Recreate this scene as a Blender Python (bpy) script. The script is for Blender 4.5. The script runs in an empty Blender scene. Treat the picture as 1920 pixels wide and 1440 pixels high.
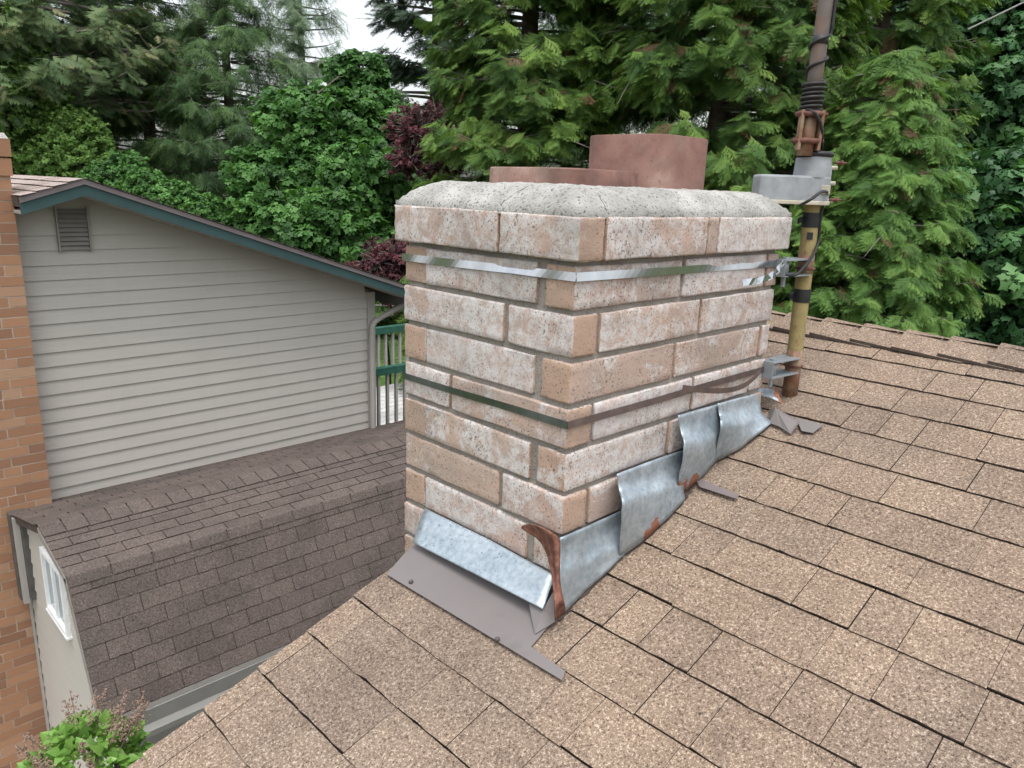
import bpy, bmesh, math, random
import numpy as np
from mathutils import Vector, Matrix
rng = np.random.default_rng(7); random.seed(7)
C = bpy.context.scene.collection
sc = bpy.context.scene

# ------------------------------------------------------------------ camera
F = 1410.67                                   # focal length in photo pixels (1920 wide)
CP = np.array([-1.1616, -0.9968, 0.2379])
RM = None
def _rot(yaw, pitch, roll):
    cy, sy, cp, sp = math.cos(yaw), math.sin(yaw), math.cos(pitch), math.sin(pitch)
    f = np.array([cy*cp, sy*cp, sp]); r = np.array([sy, -cy, 0]); u = np.cross(r, f)
    c, s = math.cos(roll), math.sin(roll)
    return np.array([r*c+u*s, -r*s+u*c, f])
RM = _rot(0.7885, -0.2544, 0.0361)
cam = bpy.data.cameras.new('camera'); co = bpy.data.objects.new('camera', cam); C.objects.link(co)
cam.sensor_width = 36; cam.lens = F/1920*36; cam.clip_end = 500; cam.clip_start = .05
co.matrix_world = Matrix(((*(RM[0][i], RM[1][i], -RM[2][i]), CP[i]) for i in range(3))).to_4x4() if False else Matrix(
    [[RM[0][i], RM[1][i], -RM[2][i], CP[i]] for i in range(3)] + [[0, 0, 0, 1]])
sc.camera = co
# ------------------------------------------------------------------ world, sun, exposure
SUN_EL, SUN_AZ = math.radians(72), math.radians(222)      # azimuth clockwise from +Y
w = bpy.data.worlds.new('World'); sc.world = w; w.use_nodes = True
nt = w.node_tree; bg = nt.nodes['Background']
sky = nt.nodes.new('ShaderNodeTexSky'); sky.sky_type = 'NISHITA'; sky.sun_disc = False
sky.sun_elevation = SUN_EL; sky.sun_rotation = SUN_AZ; sky.dust_density = 4; sky.air_density = 1.2
hs = nt.nodes.new('ShaderNodeHueSaturation'); hs.inputs['Saturation'].default_value = .30; hs.inputs['Value'].default_value = 1.4
nt.links.new(sky.outputs[0], hs.inputs['Color']); nt.links.new(hs.outputs[0], bg.inputs[0])
bg.inputs[1].default_value = .15
sl = bpy.data.lights.new('sun', 'SUN'); so = bpy.data.objects.new('sun', sl); C.objects.link(so)
sl.energy = .9; sl.angle = math.radians(25); sl.color = (1, .98, .96)
sd = Vector((math.sin(SUN_AZ)*math.cos(SUN_EL), math.cos(SUN_AZ)*math.cos(SUN_EL), math.sin(SUN_EL)))
so.rotation_euler = sd.to_track_quat('Z', 'Y').to_euler()
sc.view_settings.view_transform = 'Standard'; sc.view_settings.look = 'None'
sc.view_settings.exposure = 0.60; sc.view_settings.gamma = 1
sc.cycles.max_bounces = 6; sc.cycles.diffuse_bounces = 3; sc.cycles.transparent_max_bounces = 4

# ------------------------------------------------------------------ helpers
def ray(u, v):
    return RM.T @ np.array([(u-960)/F, -(v-720)/F, 1.0])
def at(u, v, n, d):                           # point of the plane n.x = d seen at photo pixel u,v
    r = ray(u, v); n = np.asarray(n, float)
    return CP + r*((d-n@CP)/(n@r))
def atY(u, v, y): return at(u, v, (0, 1, 0), y)
def atX(u, v, x): return at(u, v, (1, 0, 0), x)
Z0, TP = -0.6745, 0.3348                      # our roof plane z = Z0 + TP*x
RN = np.array([-TP, 0, 1])/math.hypot(TP, 1)
def roof_at(u, v, lift=0.0): return at(u, v, RN, RN[2]*Z0+lift)

def tag(o, label=None, cat=None, group=None, kind=None):
    if label: o['label'] = label
    if cat: o['category'] = cat
    if group: o['group'] = group
    if kind: o['kind'] = kind
    return o
def empty(name, loc, label, cat, group=None, kind=None):
    o = bpy.data.objects.new(name, None); C.objects.link(o); o.location = loc; o.empty_display_size = .1
    return tag(o, label, cat, group, kind)
def link(name, me, parent=None):
    o = bpy.data.objects.new(name, me); C.objects.link(o)
    if parent is not None:
        o.parent = parent
        o.matrix_parent_inverse = Matrix.Identity(4)
        o.location = -Vector(parent.location) if parent.parent is None else (0, 0, 0)
    return o
def setmats(me, mats):
    for m in (mats if isinstance(mats, (list, tuple)) else [mats]): me.materials.append(m)
class MB:
    def __init__(s): s.v = []; s.f = []; s.m = []; s.t = []
    def add(s, vs, fs, m=0, t=0.0):
        k = len(s.v); s.v += [tuple(map(float, q)) for q in vs]
        for f in fs: s.f.append([i+k for i in f]); s.m.append(m); s.t.append(t)
    def box(s, lo, hi, m=0, t=0.0):
        x0, y0, z0 = lo; x1, y1, z1 = hi
        s.add([(x0,y0,z0),(x1,y0,z0),(x1,y1,z0),(x0,y1,z0),(x0,y0,z1),(x1,y0,z1),(x1,y1,z1),(x0,y1,z1)],
              [(0,3,2,1),(4,5,6,7),(0,1,5,4),(1,2,6,5),(2,3,7,6),(3,0,4,7)], m, t)
    def obox(s, o, a, b, c, m=0, t=0.0):      # oriented box: corner o and three edge vectors
        o, a, b, c = map(np.asarray, (o, a, b, c))
        s.add([o, o+a, o+a+b, o+b, o+c, o+a+c, o+a+b+c, o+b+c],
              [(0,3,2,1),(4,5,6,7),(0,1,5,4),(1,2,6,5),(2,3,7,6),(3,0,4,7)], m, t)
    def prism(s, poly, d, m=0, t=0.0):        # polygon extruded by vector d
        n = len(poly); d = np.asarray(d)
        vs = [np.asarray(q, float) for q in poly]; vs += [q+d for q in vs]
        fs = [tuple(range(n))[::-1], tuple(range(n, 2*n))] + [(i, (i+1) % n, n+(i+1) % n, n+i) for i in range(n)]
        s.add(vs, fs, m, t)
    def tube(s, pts, r, n=10, m=0, cap=True, t=0.0):
        pts = [np.asarray(q, float) for q in pts]; rs = r if hasattr(r, '__len__') else [r]*len(pts)
        vs = []; up = None
        for i, q in enumerate(pts):
            d = pts[min(i+1, len(pts)-1)]-pts[max(i-1, 0)]; d = d/(np.linalg.norm(d)+1e-9)
            if up is None:
                up = np.array([0, 0, 1.]) if abs(d[2]) < .9 else np.array([1., 0, 0])
            a = np.cross(d, up); a /= np.linalg.norm(a)+1e-9; b = np.cross(d, a); up = -b if False else np.cross(a, d)
            for k in range(n):
                th = 2*math.pi*k/n; vs.append(q+rs[i]*(math.cos(th)*a+math.sin(th)*b))
        fs = []
        for i in range(len(pts)-1):
            for k in range(n):
                fs.append((i*n+k, i*n+(k+1) % n, (i+1)*n+(k+1) % n, (i+1)*n+k))
        if cap: fs += [tuple(range(n))[::-1], tuple((len(pts)-1)*n+k for k in range(n))]
        s.add(vs, fs, m, t)
    def build(s, name, mats, parent=None, smooth=False, bevel=0, solid=0, auto=None):
        me = bpy.data.meshes.new(name); me.from_pydata(s.v, [], s.f); setmats(me, mats)
        if any(s.m): me.polygons.foreach_set('material_index', s.m)
        if any(s.t):
            a = me.attributes.new('tint', 'FLOAT', 'FACE'); a.data.foreach_set('value', s.t)
        if smooth: me.polygons.foreach_set('use_smooth', [True]*len(me.polygons))
        bm = bmesh.new(); bm.from_mesh(me); bmesh.ops.recalc_face_normals(bm, faces=bm.faces); bm.to_mesh(me); bm.free()
        o = link(name, me, parent)
        if solid:
            md = o.modifiers.new('solid', 'SOLIDIFY'); md.thickness = solid; md.offset = 0
        if bevel:
            md = o.modifiers.new('bevel', 'BEVEL'); md.width = bevel; md.segments = 2; md.limit_method = 'ANGLE'
        return o
def tris_mesh(name, V, T, mats, parent=None, tint=None, midx=None):   # big triangle soup
    V = np.asarray(V, np.float32); T = np.asarray(T, np.int32)
    me = bpy.data.meshes.new(name); me.vertices.add(len(V)); me.vertices.foreach_set('co', V.ravel())
    me.loops.add(T.size); me.loops.foreach_set('vertex_index', T.ravel())
    me.polygons.add(len(T)); me.polygons.foreach_set('loop_start', np.arange(0, T.size, 3, dtype=np.int32))
    setmats(me, mats)
    if midx is not None: me.polygons.foreach_set('material_index', np.asarray(midx, np.int32))
    if tint is not None:
        a = me.attributes.new('tint', 'FLOAT', 'FACE'); a.data.foreach_set('value', np.asarray(tint, np.float32))
    me.update(calc_edges=True)
    return link(name, me, parent)

# ------------------------------------------------------------------ materials
class N:                                      # tiny node builder
    def __init__(s, name):
        s.mat = bpy.data.materials.new(name); s.mat.use_nodes = True; s.t = s.mat.node_tree
        s.b = s.t.nodes['Principled BSDF']; s.out = s.t.nodes['Material Output']
        s.co = s.t.nodes.new('ShaderNodeTexCoord').outputs['Object']
    def n(s, ty, **kw):
        q = s.t.nodes.new(ty)
        for k, v in kw.items(): setattr(q, k, v)
        return q
    def l(s, a, b): s.t.links.new(a, b)
    def noise(s, scale, detail=3, rough=.55, dist=0, co=None):
        q = s.n('ShaderNodeTexNoise'); q.inputs['Scale'].default_value = scale; q.inputs['Detail'].default_value = detail
        q.inputs['Roughness'].default_value = rough; q.inputs['Distortion'].default_value = dist
        s.l(co or s.co, q.inputs['Vector']); return q.outputs['Fac']
    def mapped(s, scale):
        q = s.n('ShaderNodeMapping'); q.inputs['Scale'].default_value = scale; s.l(s.co, q.inputs['Vector']); return q.outputs[0]
    def ramp(s, fac, stops, interp='LINEAR'):
        q = s.n('ShaderNodeValToRGB'); q.color_ramp.interpolation = interp; e = q.color_ramp.elements
        while len(e) < len(stops): e.new(.5)
        for i, (p, c) in enumerate(stops):
            e[i].position = p; c = (c, c, c) if not hasattr(c, '__len__') else c; e[i].color = (*c, 1)
        s.l(fac, q.inputs[0]); return q.outputs[0]
    def mix(s, fac, a, b, mode='MIX'):
        q = s.n('ShaderNodeMix', data_type='RGBA', blend_type=mode)
        for v, i in ((fac, 0), (a, 6), (b, 7)):
            if hasattr(v, 'is_linked') or hasattr(v, 'links'): s.l(v, q.inputs[i])
            elif i == 0: q.inputs[0].default_value = v
            else: q.inputs[i].default_value = (*v, 1)
        return q.outputs[2]
    def math(s, op, a, b=0.0):
        q = s.n('ShaderNodeMath', operation=op)
        for v, i in ((a, 0), (b, 1)):
            if hasattr(v, 'links'): s.l(v, q.inputs[i])
            else: q.inputs[i].default_value = v
        return q.outputs[0]
    def attr(s, name):
        q = s.n('ShaderNodeAttribute'); q.attribute_name = name; return q.outputs['Fac']
    def bump(s, h, dist=.002, strength=.6):
        q = s.n('ShaderNodeBump'); q.inputs['Distance'].default_value = dist; q.inputs['Strength'].default_value = strength
        s.l(h, q.inputs['Height']); s.l(q.outputs[0], s.b.inputs['Normal'])
    def done(s, col=None, rough=.8, metal=0, spec=.3):
        if col is not None:
            if hasattr(col, 'links'): s.l(col, s.b.inputs['Base Color'])
            else: s.b.inputs['Base Color'].default_value = (*col, 1)
        if hasattr(rough, 'links'): s.l(rough, s.b.inputs['Roughness'])
        else: s.b.inputs['Roughness'].default_value = rough
        if hasattr(metal, 'links'): s.l(metal, s.b.inputs['Metallic'])
        else: s.b.inputs['Metallic'].default_value = metal
        s.b.inputs['Specular IOR Level'].default_value = spec
        return s.mat
M = {}
def plain(name, col, rough=.7, metal=0, var=.25, scale=14, bump=0, spec=.3):
    m = N(name); f = m.noise(scale, 5)
    c = m.mix(m.ramp(f, [(.3, 0), (.7, 1)]), tuple(x*(1-var) for x in col), tuple(min(1, x*(1+var)) for x in col))
    if bump: m.bump(m.noise(scale*8, 3), bump)
    M[name] = m.done(c, rough, metal, spec); return M[name]

def mat_shingle(name, dark, mid, light, gscale, stain, tintcol, tamt=.5, bumpd=.0015):
    m = N(name)
    g = m.noise(gscale, 2, .7); g2 = m.noise(gscale*2.3, 1, .5)
    gg = m.math('ADD', m.math('MULTIPLY', g, .6), m.math('MULTIPLY', g2, .4))
    c = m.ramp(gg, [(.36, dark), (.46, mid), (.53, mid), (.63, light)])
    ti = m.attr('tint')
    c = m.mix(m.math('MULTIPLY', ti, tamt), c, m.mix(1.0, c, tintcol, 'MULTIPLY'))
    if name == 'tan_shingle':
        gr = m.ramp(m.noise(1.5, 3, .5), [(.42, 0), (.6, 1)]); c = m.mix(m.math('MULTIPLY', gr, .8), c, m.mix(1.0, c, (.93, .96, 1.0), 'MULTIPLY'))
    st = m.ramp(m.noise(2.6, 6, .68), [(.45, 0), (.62, 1)])
    c = m.mix(m.math('MULTIPLY', st, .55), c, m.mix(1.0, c, stain, 'MULTIPLY'))
    st2 = m.ramp(m.noise(14, 4, .6), [(.55, 0), (.75, 1)])
    c = m.mix(m.math('MULTIPLY', st2, .5), c, m.mix(1.0, c, stain, 'MULTIPLY'))
    m.bump(gg, bumpd, .8)
    M[name] = m.done(c, .92, 0, .25)
mat_shingle('tan_shingle', (.055, .040, .031), (.228, .166, .118), (.47, .38, .285), 165, (.66, .65, .67), (.82, .82, .85), 1.0)
mat_shingle('brown_shingle', (.045, .036, .032), (.115, .091, .079), (.19, .158, .142), 110, (.60, .64, .64), (.74, .73, .75), .8, .001)
mat_shingle('pale_shingle', (.16, .13, .12), (.36, .30, .27), (.52, .45, .40), 60, (.7, .7, .7), (.8, .76, .74), .7, .001)
plain('shingle_edge', (.07, .054, .045), .95, 0, .3, 60)
def mat_brick():
    m = N('speckled_brick'); ti = m.attr('tint'); hd = m.attr('hdr'); rn = m.attr('rnd')
    cx_ = m.n('ShaderNodeCombineXYZ')
    for q_, k_ in enumerate((37.0, 91.0, 53.0)): m.l(m.math('MULTIPLY', rn, k_), cx_.inputs[q_])
    va_ = m.n('ShaderNodeVectorMath', operation='ADD'); m.l(m.co, va_.inputs[0]); m.l(cx_.outputs[0], va_.inputs[1]); m.co = va_.outputs[0]
    base = m.mix(ti, (.385, .305, .275), (.37, .295, .24))
    base = m.mix(m.ramp(m.noise(9, 4), [(.35, 0), (.65, 1)]), base, m.mix(1.0, base, (1.18, 1.1, 1.05), 'MULTIPLY'))
    head = m.mix(m.noise(12, 4), (.385, .25, .175), (.42, .315, .245))
    base = m.mix(m.math('MULTIPLY', hd, .9), base, head)
    wh = m.math('ADD', m.math('MULTIPLY', m.noise(8.5, 8, .72, .9), .85), m.math('MULTIPLY', m.noise(4, 4, .6, 0, m.mapped((1, 1, .35))), .15))
    thr = m.math('SUBTRACT', wh, m.math('MULTIPLY', m.math('SUBTRACT', ti, .45), .16))
    thr = m.math('SUBTRACT', thr, m.math('MULTIPLY', hd, .13)); thr = m.math('ADD', thr, m.math('MULTIPLY', m.math('SUBTRACT', m.math('FRACT', m.math('MULTIPLY', rn, 7.31)), .45), .19))
    wf = m.ramp(thr, [(.43, 0), (.505, 1)])
    fine = m.ramp(m.noise(48, 5, .75), [(.38, .12), (.56, 1)])
    base = m.mix(m.math('MULTIPLY', m.math('MULTIPLY', wf, fine), .88), base, m.mix(m.noise(3, 3), (.50, .49, .48), (.62, .595, .575)))
    grime = m.ramp(m.noise(5, 5, .6), [(.52, 0), (.72, 1)])
    base = m.mix(m.math('MULTIPLY', grime, .45), base, (.20, .18, .16))
    pit = m.ramp(m.noise(190, 2, .6), [(.365, 1), (.42, 0)])
    pit2 = m.ramp(m.noise(75, 2, .5), [(.27, 1), (.31, 0)]); pit = m.math('MAXIMUM', pit, pit2)
    dens = m.ramp(m.noise(11, 3), [(.35, .35), (.6, 1)])
    base = m.mix(m.math('MULTIPLY', m.math('MULTIPLY', pit, dens), .75), base, (.085, .07, .062))
    h = m.math('ADD', m.math('MULTIPLY', m.noise(170, 2, .6), .5), m.math('MULTIPLY', m.noise(35, 4, .7), .6))
    m.bump(h, .0025, .55)
    M['brick'] = m.done(base, .9, 0, .2)
mat_brick()
def mat_speck(name, a, b, pitc, s1=5, s2=150, bumpd=.003, lo=.34, hi=.42):
    m = N(name); c = m.mix(m.ramp(m.noise(s1, 6, .6), [(.35, 0), (.65, 1)]), a, b)
    n2 = m.noise(s2, 3, .65)
    c = m.mix(m.math('MULTIPLY', m.ramp(n2, [(lo, 1), (hi, 0)]), .85), c, pitc)
    m.bump(m.math('ADD', n2, m.noise(s2/5, 4)), bumpd, .7)
    M[name] = m.done(c, .93, 0, .2)
mat_speck('mortar', (.21, .19, .165), (.30, .275, .245), (.10, .09, .08), 9, 160, .003)
mat_speck('crown_concrete', (.25, .245, .225), (.41, .40, .375), (.07, .068, .06), 8, 150, .005, .36, .44)
def mat_clay():
    m = N('clay'); z = m.noise(4, 5, .62, .3)
    c = m.ramp(z, [(.30, (.10, .058, .048)), (.43, (.185, .098, .08)), (.56, (.25, .148, .12)), (.70, (.36, .265, .215))])
    c = m.mix(m.math('MULTIPLY', m.ramp(m.noise(6, 4, .55, .4), [(.52, 0), (.70, 1)]), .6), c, (.13, .10, .08))
    c = m.mix(m.math('MULTIPLY', m.ramp(m.noise(120, 3), [(.3, 1), (.4, 0)]), .6), c, (.1, .06, .05))
    m.bump(m.noise(90, 4), .0015, .5); M['clay'] = m.done(c, .85, 0, .3)
mat_clay()
def mat_galv():
    m = N('galvanized'); sp = m.noise(70, 3, .6); big = m.noise(5, 5, .6)
    c = m.mix(m.ramp(m.math('ADD', m.math('MULTIPLY', sp, .5), m.math('MULTIPLY', big, .5)), [(.38, 0), (.62, 1)]), (.27, .33, .37), (.46, .52, .56))
    dk = m.ramp(m.noise(140, 3, .6), [(.30, 1), (.36, 0)])
    dk = m.math('MULTIPLY', dk, m.ramp(m.noise(4, 3), [(.45, 0), (.6, 1)]))
    c = m.mix(m.math('MULTIPLY', dk, .8), c, (.05, .05, .05))
    ru = m.attr('rust'); r = m.ramp(m.math('ADD', ru, m.math('MULTIPLY', m.math('SUBTRACT', m.noise(45, 5, .65), .5), .9)), [(.47, 0), (.53, 1)])
    rc = m.mix(m.noise(50, 4), (.20, .075, .045), (.33, .14, .08))
    c = m.mix(r, c, rc)
    m.bump(m.noise(9, 3), .004, .3)
    M['galv'] = m.done(c, m.mix(r, (.45, .45, .45), (.85, .85, .85)), m.math('MULTIPLY', m.math('SUBTRACT', 1.0, r), .55), .4)
mat_galv()
def mat_rust():
    m = N('rust'); n_ = m.noise(40, 5, .65)
    c = m.ramp(n_, [(.3, (.07, .032, .025)), (.5, (.19, .085, .06)), (.7, (.32, .17, .12))])
    m.bump(m.noise(120, 4), .001, .5); M['rust'] = m.done(c, .85, 0, .2)
mat_rust()
plain('dark_rust', (.13, .06, .045), .85, 0, .45, 40, .001)
def mat_pole(name, paint, rusty, lo, hi):
    m = N(name); n_ = m.noise(22, 6, .65); co = m.mapped((1, 1, .35)); st = m.noise(60, 3, .6, 0, co)
    f = m.ramp(m.math('ADD', m.math('MULTIPLY', n_, .7), m.math('MULTIPLY', st, .3)), [(lo, 0), (hi, 1)])
    rc = m.mix(m.noise(60, 4), (.10, .05, .035), (.26, .13, .07))
    c = m.mix(m.ramp(m.noise(35, 4), [(.3, 0), (.7, 1)]), tuple(x*.75 for x in paint), paint)
    c = m.mix(m.math('MULTIPLY', f, rusty), c, rc)
    m.bump(n_, .001, .5); M[name] = m.done(c, .6, 0, .4)
mat_pole('yellow_pole', (.33, .265, .115), 1, .54, .67)
mat_pole('rust_pole', (.30, .22, .14), 1, .40, .55)
mat_pole('mast_metal', (.14, .118, .105), .8, .46, .6)
mat_pole('grey_cast', (.30, .32, .335), .4, .56, .72)
plain('cream_metal', (.42, .39, .31), .6)
plain('black_rubber', (.018, .018, .02), .5, 0, .3, 40, 0, .4)
plain('brown_metal', (.15, .125, .125), .5, 0, .12, 6, 0, .4)
def mat_apron():
    m = N('brown_apron_metal'); c = m.mix(m.noise(5, 4), (.135, .122, .119), (.185, .168, .164))
    c = m.mix(m.math('MULTIPLY', m.ramp(m.noise(9, 5, .6), [(.57, 0), (.7, 1)]), .6), c, (.10, .09, .088))
    c = m.mix(m.math('MULTIPLY', m.ramp(m.noise(7.1, 5, .7, 1.3), [(.64, 0), (.72, 1)]), .7), c, (.17, .18, .09))
    M['apron'] = m.done(c, .5, 0, .4)
mat_apron()
def mat_steel():
    m = N('strap_steel'); M['strap'] = m.done(m.mix(m.noise(30, 3, .5, 0, m.mapped((1, 1, .1))), (.45, .46, .48), (.7, .71, .73)), .22, 1, .5)
mat_steel()
plain('strap_dark', (.24, .25, .26), .3, 1, .2, 20)
plain('zinc', (.30, .33, .35), .5, .5, .2, 12)
plain('strap_dull', (.22, .185, .18), .38, .9, .2, 20)

def mat_siding():
    m = N('lap_siding'); c = m.mix(m.noise(2, 4), (.40, .378, .34), (.45, .427, .385))
    gr = m.noise(3, 4, .6, .5, m.mapped((1.2, 1, 26)))
    c = m.mix(m.math('MULTIPLY', m.ramp(gr, [(.45, 0), (.7, 1)]), .25), c, (.33, .31, .275))
    st = m.noise(2, 4, .6, 0, m.mapped((9, 1, .6))); c = m.mix(m.math('MULTIPLY', m.ramp(st, [(.5, 0), (.75, 1)]), .14), c, (.30, .285, .255))
    m.bump(gr, .002, .4); M['lap_siding'] = m.done(c, .75, 0, .3)
mat_siding()
plain('trim_paint', (.34, .32, .295), .7, 0, .06, 6)
plain('teal_fascia', (.034, .070, .070), .6, 0, .12, 5)
plain('soffit', (.30, .27, .235), .8)
plain('vent_paint', (.24, .225, .20), .7, 0, .1)
plain('dark_trim', (.085, .08, .075), .6)
plain('gutter_paint', (.20, .20, .185), .5, 0, .1, 6)
plain('white_vinyl', (.75, .77, .77), .4, 0, .05)
plain('green_paint', (.03, .105, .075), .6)
plain('rail_paint', (.40, .38, .355), .7, 0, .1)
plain('deck_board', (.62, .61, .60), .75, 0, .1, 5)
plain('concrete', (.46, .46, .43), .9, 0, .15, 3, .002)
plain('bark', (.13, .10, .08), .95, 0, .4, 12, .01)
plain('grey_twig', (.19, .165, .145), .95, 0, .3, 12)
plain('seed_head', (.26, .18, .14), .9, 0, .4, 40)
plain('wire', (.30, .30, .30), .5, .5)
def mat_lawn():
    m = N('lawn'); c = m.ramp(m.noise(3, 6, .7), [(.3, (.035, .055, .02)), (.6, (.065, .095, .035)), (.75, (.11, .115, .055))])
    m.bump(m.noise(60, 3), .03, .6); M['lawn'] = m.done(c, .95, 0, .1)
mat_lawn()
plain('sunlit_lawn', (.13, .25, .05), .95, 0, .35, 6, .01)  # back lawn: sunlit brightness is put into the grass colour
def mat_redbrick():                           # far chimney: real courses in the mesh, colour per brick
    m = N('orange_brick'); ti = m.attr('tint')
    c = m.ramp(ti, [(0, (.21, .115, .075)), (.4, (.30, .16, .092)), (.75, (.36, .20, .115)), (1, (.38, .25, .165))])
    c = m.mix(m.math('MULTIPLY', m.noise(25, 5), .35), c, (.22, .12, .08)); m.bump(m.noise(60, 3), .002)
    M['orange_brick'] = m.done(c, .9, 0, .2)
mat_redbrick()
plain('pale_mortar', (.36, .29, .23), .95)
def mat_glass():
    m = N('window_glass'); M['glass'] = m.done((.16, .20, .22), .08, 0, .6)
mat_glass()
def mat_leaf(name, stops, trans=.3, rough=.6, spec=.25):
    m = N(name); ti = m.attr('tint')
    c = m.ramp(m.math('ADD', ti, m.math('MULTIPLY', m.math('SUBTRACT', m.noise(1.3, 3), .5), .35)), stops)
    m.done(c, rough, 0, spec)
    tr = m.n('ShaderNodeBsdfTranslucent'); m.l(m.mix(1.0, c, (1.1, 1.2, .6), 'MULTIPLY'), tr.inputs[0])
    ms = m.n('ShaderNodeMixShader'); ms.inputs[0].default_value = trans
    m.l(m.b.outputs[0], ms.inputs[1]); m.l(tr.outputs[0], ms.inputs[2]); m.l(ms.outputs[0], m.out.inputs['Surface'])
    M[name] = m.mat
mat_leaf('cedar_leaf', [(0.05, (0.143, 0.0819, 0.0455)), (0.12, (0.0364, 0.0792, 0.0234)), (0.45, (0.0676, 0.1433, 0.0364)), (0.75, (0.1365, 0.2389, 0.0494)), (0.95, (0.2145, 0.3344, 0.0715))])
mat_leaf('bright_cedar_leaf', [(0.04, (0.13, 0.0751, 0.039)), (0.1, (0.039, 0.0887, 0.0234)), (0.45, (0.0845, 0.1775, 0.0416)), (0.75, (0.1365, 0.2525, 0.0546)), (0.95, (0.195, 0.3208, 0.078))])
mat_leaf('dark_cedar_leaf', [(0.05, (0.0297, 0.0638, 0.027)), (0.5, (0.0648, 0.1276, 0.0486)), (0.8, (0.108, 0.1914, 0.0648)), (1, (0.1485, 0.241, 0.081))])
mat_leaf('pale_cypress_leaf', [(0.05, (0.09, 0.1386, 0.09)), (0.5, (0.156, 0.2331, 0.138)), (1, (0.228, 0.315, 0.192))])  # pale cypress green, lightened further to put distance haze into the colour
mat_leaf('fir_leaf', [(0.05, (0.0325, 0.0546, 0.0364)), (0.5, (0.052, 0.0887, 0.052)), (1, (0.0845, 0.1297, 0.0715))], .15)
mat_leaf('brown_fir_leaf', [(0.05, (0.0585, 0.0751, 0.0364)), (0.45, (0.078, 0.1365, 0.0546)), (0.8, (0.117, 0.1706, 0.065)), (1, (0.195, 0.1843, 0.0845))], .15)
mat_leaf('maple_leaf', [(0.05, (0.0345, 0.0906, 0.023)), (0.5, (0.0633, 0.163, 0.0368)), (0.8, (0.0978, 0.2294, 0.0517)), (1, (0.138, 0.3019, 0.0805))], .3, .5)
mat_leaf('deep_maple_leaf', [(0.05, (0.0312, 0.0819, 0.0338)), (0.5, (0.0585, 0.1502, 0.052)), (0.85, (0.104, 0.2252, 0.0715)), (1, (0.169, 0.3276, 0.1235))], .25, .45)
mat_leaf('light_leaf', [(0.05, (0.0875, 0.1641, 0.0375)), (0.5, (0.1625, 0.2888, 0.0688)), (1, (0.25, 0.4069, 0.1125))], .35)
mat_leaf('plum_leaf', [(0.05, (0.055, 0.0208, 0.0264)), (0.5, (0.11, 0.0347, 0.044)), (1, (0.187, 0.0693, 0.0825))], .25)
mat_leaf('lilac_leaf', [(0.05, (0.08, 0.168, 0.035)), (0.5, (0.16, 0.315, 0.06)), (1, (0.28, 0.4515, 0.13))], .35, .4)

# ------------------------------------------------------------------ shingle courses (real overlapping tabs)
def shingles(mb, org, along, upv, nrm, length, n, e, tab, th=.0075, gap=.0045, regular=False, jit=.0016, groove=.0014, drop=0.0):
    """tabs of n courses; org = lower corner; along = eave direction; upv = up the slope"""
    org, along, upv, nrm = (np.asarray(q, float) for q in (org, along, upv, nrm))
    r = random.Random(int(abs(org.sum())*1000)+n)
    for i in range(n):
        pos = (-(tab*.5) if i % 2 else 0) if regular else -r.random()*tab
        while pos < length:
            wd = tab if regular else tab*r.choice((.62, .8, 1, 1, 1.15, 1.35))
            a0, a1 = max(pos, 0), min(pos+wd, length); pos += wd
            if a1-a0 < .012: continue
            g = gap*((.06 if r.random() < .4 else r.uniform(.3, .9)) if not regular else r.uniform(.6, 1.2))
            a0b, a1b = a0+(g/2 if a0 > 0 else 0), a1-(g/2 if a1 < length else 0)
            k = max(3, int((a1-a0)/.03)); up0 = r.uniform(-.0015, .0015)
            lift = th*r.uniform(.85, 1.2)
            t = r.random()
            low, base, top = [], [], []
            for j in range(k+1):
                s = a0b+(a1b-a0b)*j/k
                jj = up0+r.uniform(-jit, jit)
                low.append(org+along*s+upv*(i*e+jj)+nrm*(lift+r.uniform(-.0006, .0006)))
                base.append(org+along*s+upv*(i*e+jj+.001)+nrm*(.0005-drop))
                top.append(org+along*s+upv*(i*e+e-groove*(.5+.8*r.random()))+nrm*.0018)
            vs = low+base+top; m = k+1
            fs_top = [(j, j+1, 2*m+j+1, 2*m+j) for j in range(k)]
            mb.add(vs, fs_top, 0, .02+.96*t)
            mb.add(vs, [(m+j, m+j+1, j+1, j) for j in range(k)] + [(m, 0, 2*m), (k, m+k, 2*m+k)], 1, .5)

# ------------------------------------------------------------------ our roof
W, L, YR = .5767, .8606, .4517
E_, X0, XR = .12744, .0044, 1.4696
def rz(x): return Z0+TP*x
house = empty('shingled_house', (0, -1.5, -3.9), 'house under the tan asphalt shingle roof that carries the brick chimney', 'house')
mb = MB(); upv = np.array([1, 0, TP]); s_ = math.hypot(1, TP)
I0, I1 = -17, 11
xa = X0+I0*E_
shingles(mb, (xa, YR, rz(xa)), (0, -1, 0), upv/s_, RN, 4.6, I1-I0, E_*s_, .15, .0062, .0032, jit=.0022)
roof = mb.build('roof', [M['tan_shingle'], M['shingle_edge']], house)
mb = MB()
xb = X0+I0*E_+.02
mb.add([(xb, YR-.01, rz(xb)-.004), (XR, YR-.01, rz(XR)-.004), (XR, -4.17, rz(XR)-.004), (xb, -4.17, rz(xb)-.004)], [(0, 1, 2, 3)])
mb.add([(XR, YR-.01, rz(XR)-.004), (4.6, YR-.01, rz(XR)-.004-TP*(4.6-XR)), (4.6, -4.17, rz(XR)-.004-TP*(4.6-XR)), (XR, -4.17, rz(XR)-.004)], [(0, 1, 2, 3)])
mb.build('roof_deck', M['shingle_edge'], house, solid=.03).location.z -= .02
mb = MB(); RN2 = np.array([TP, 0, 1])/s_; dn = np.array([-1, 0, TP])/s_
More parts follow.
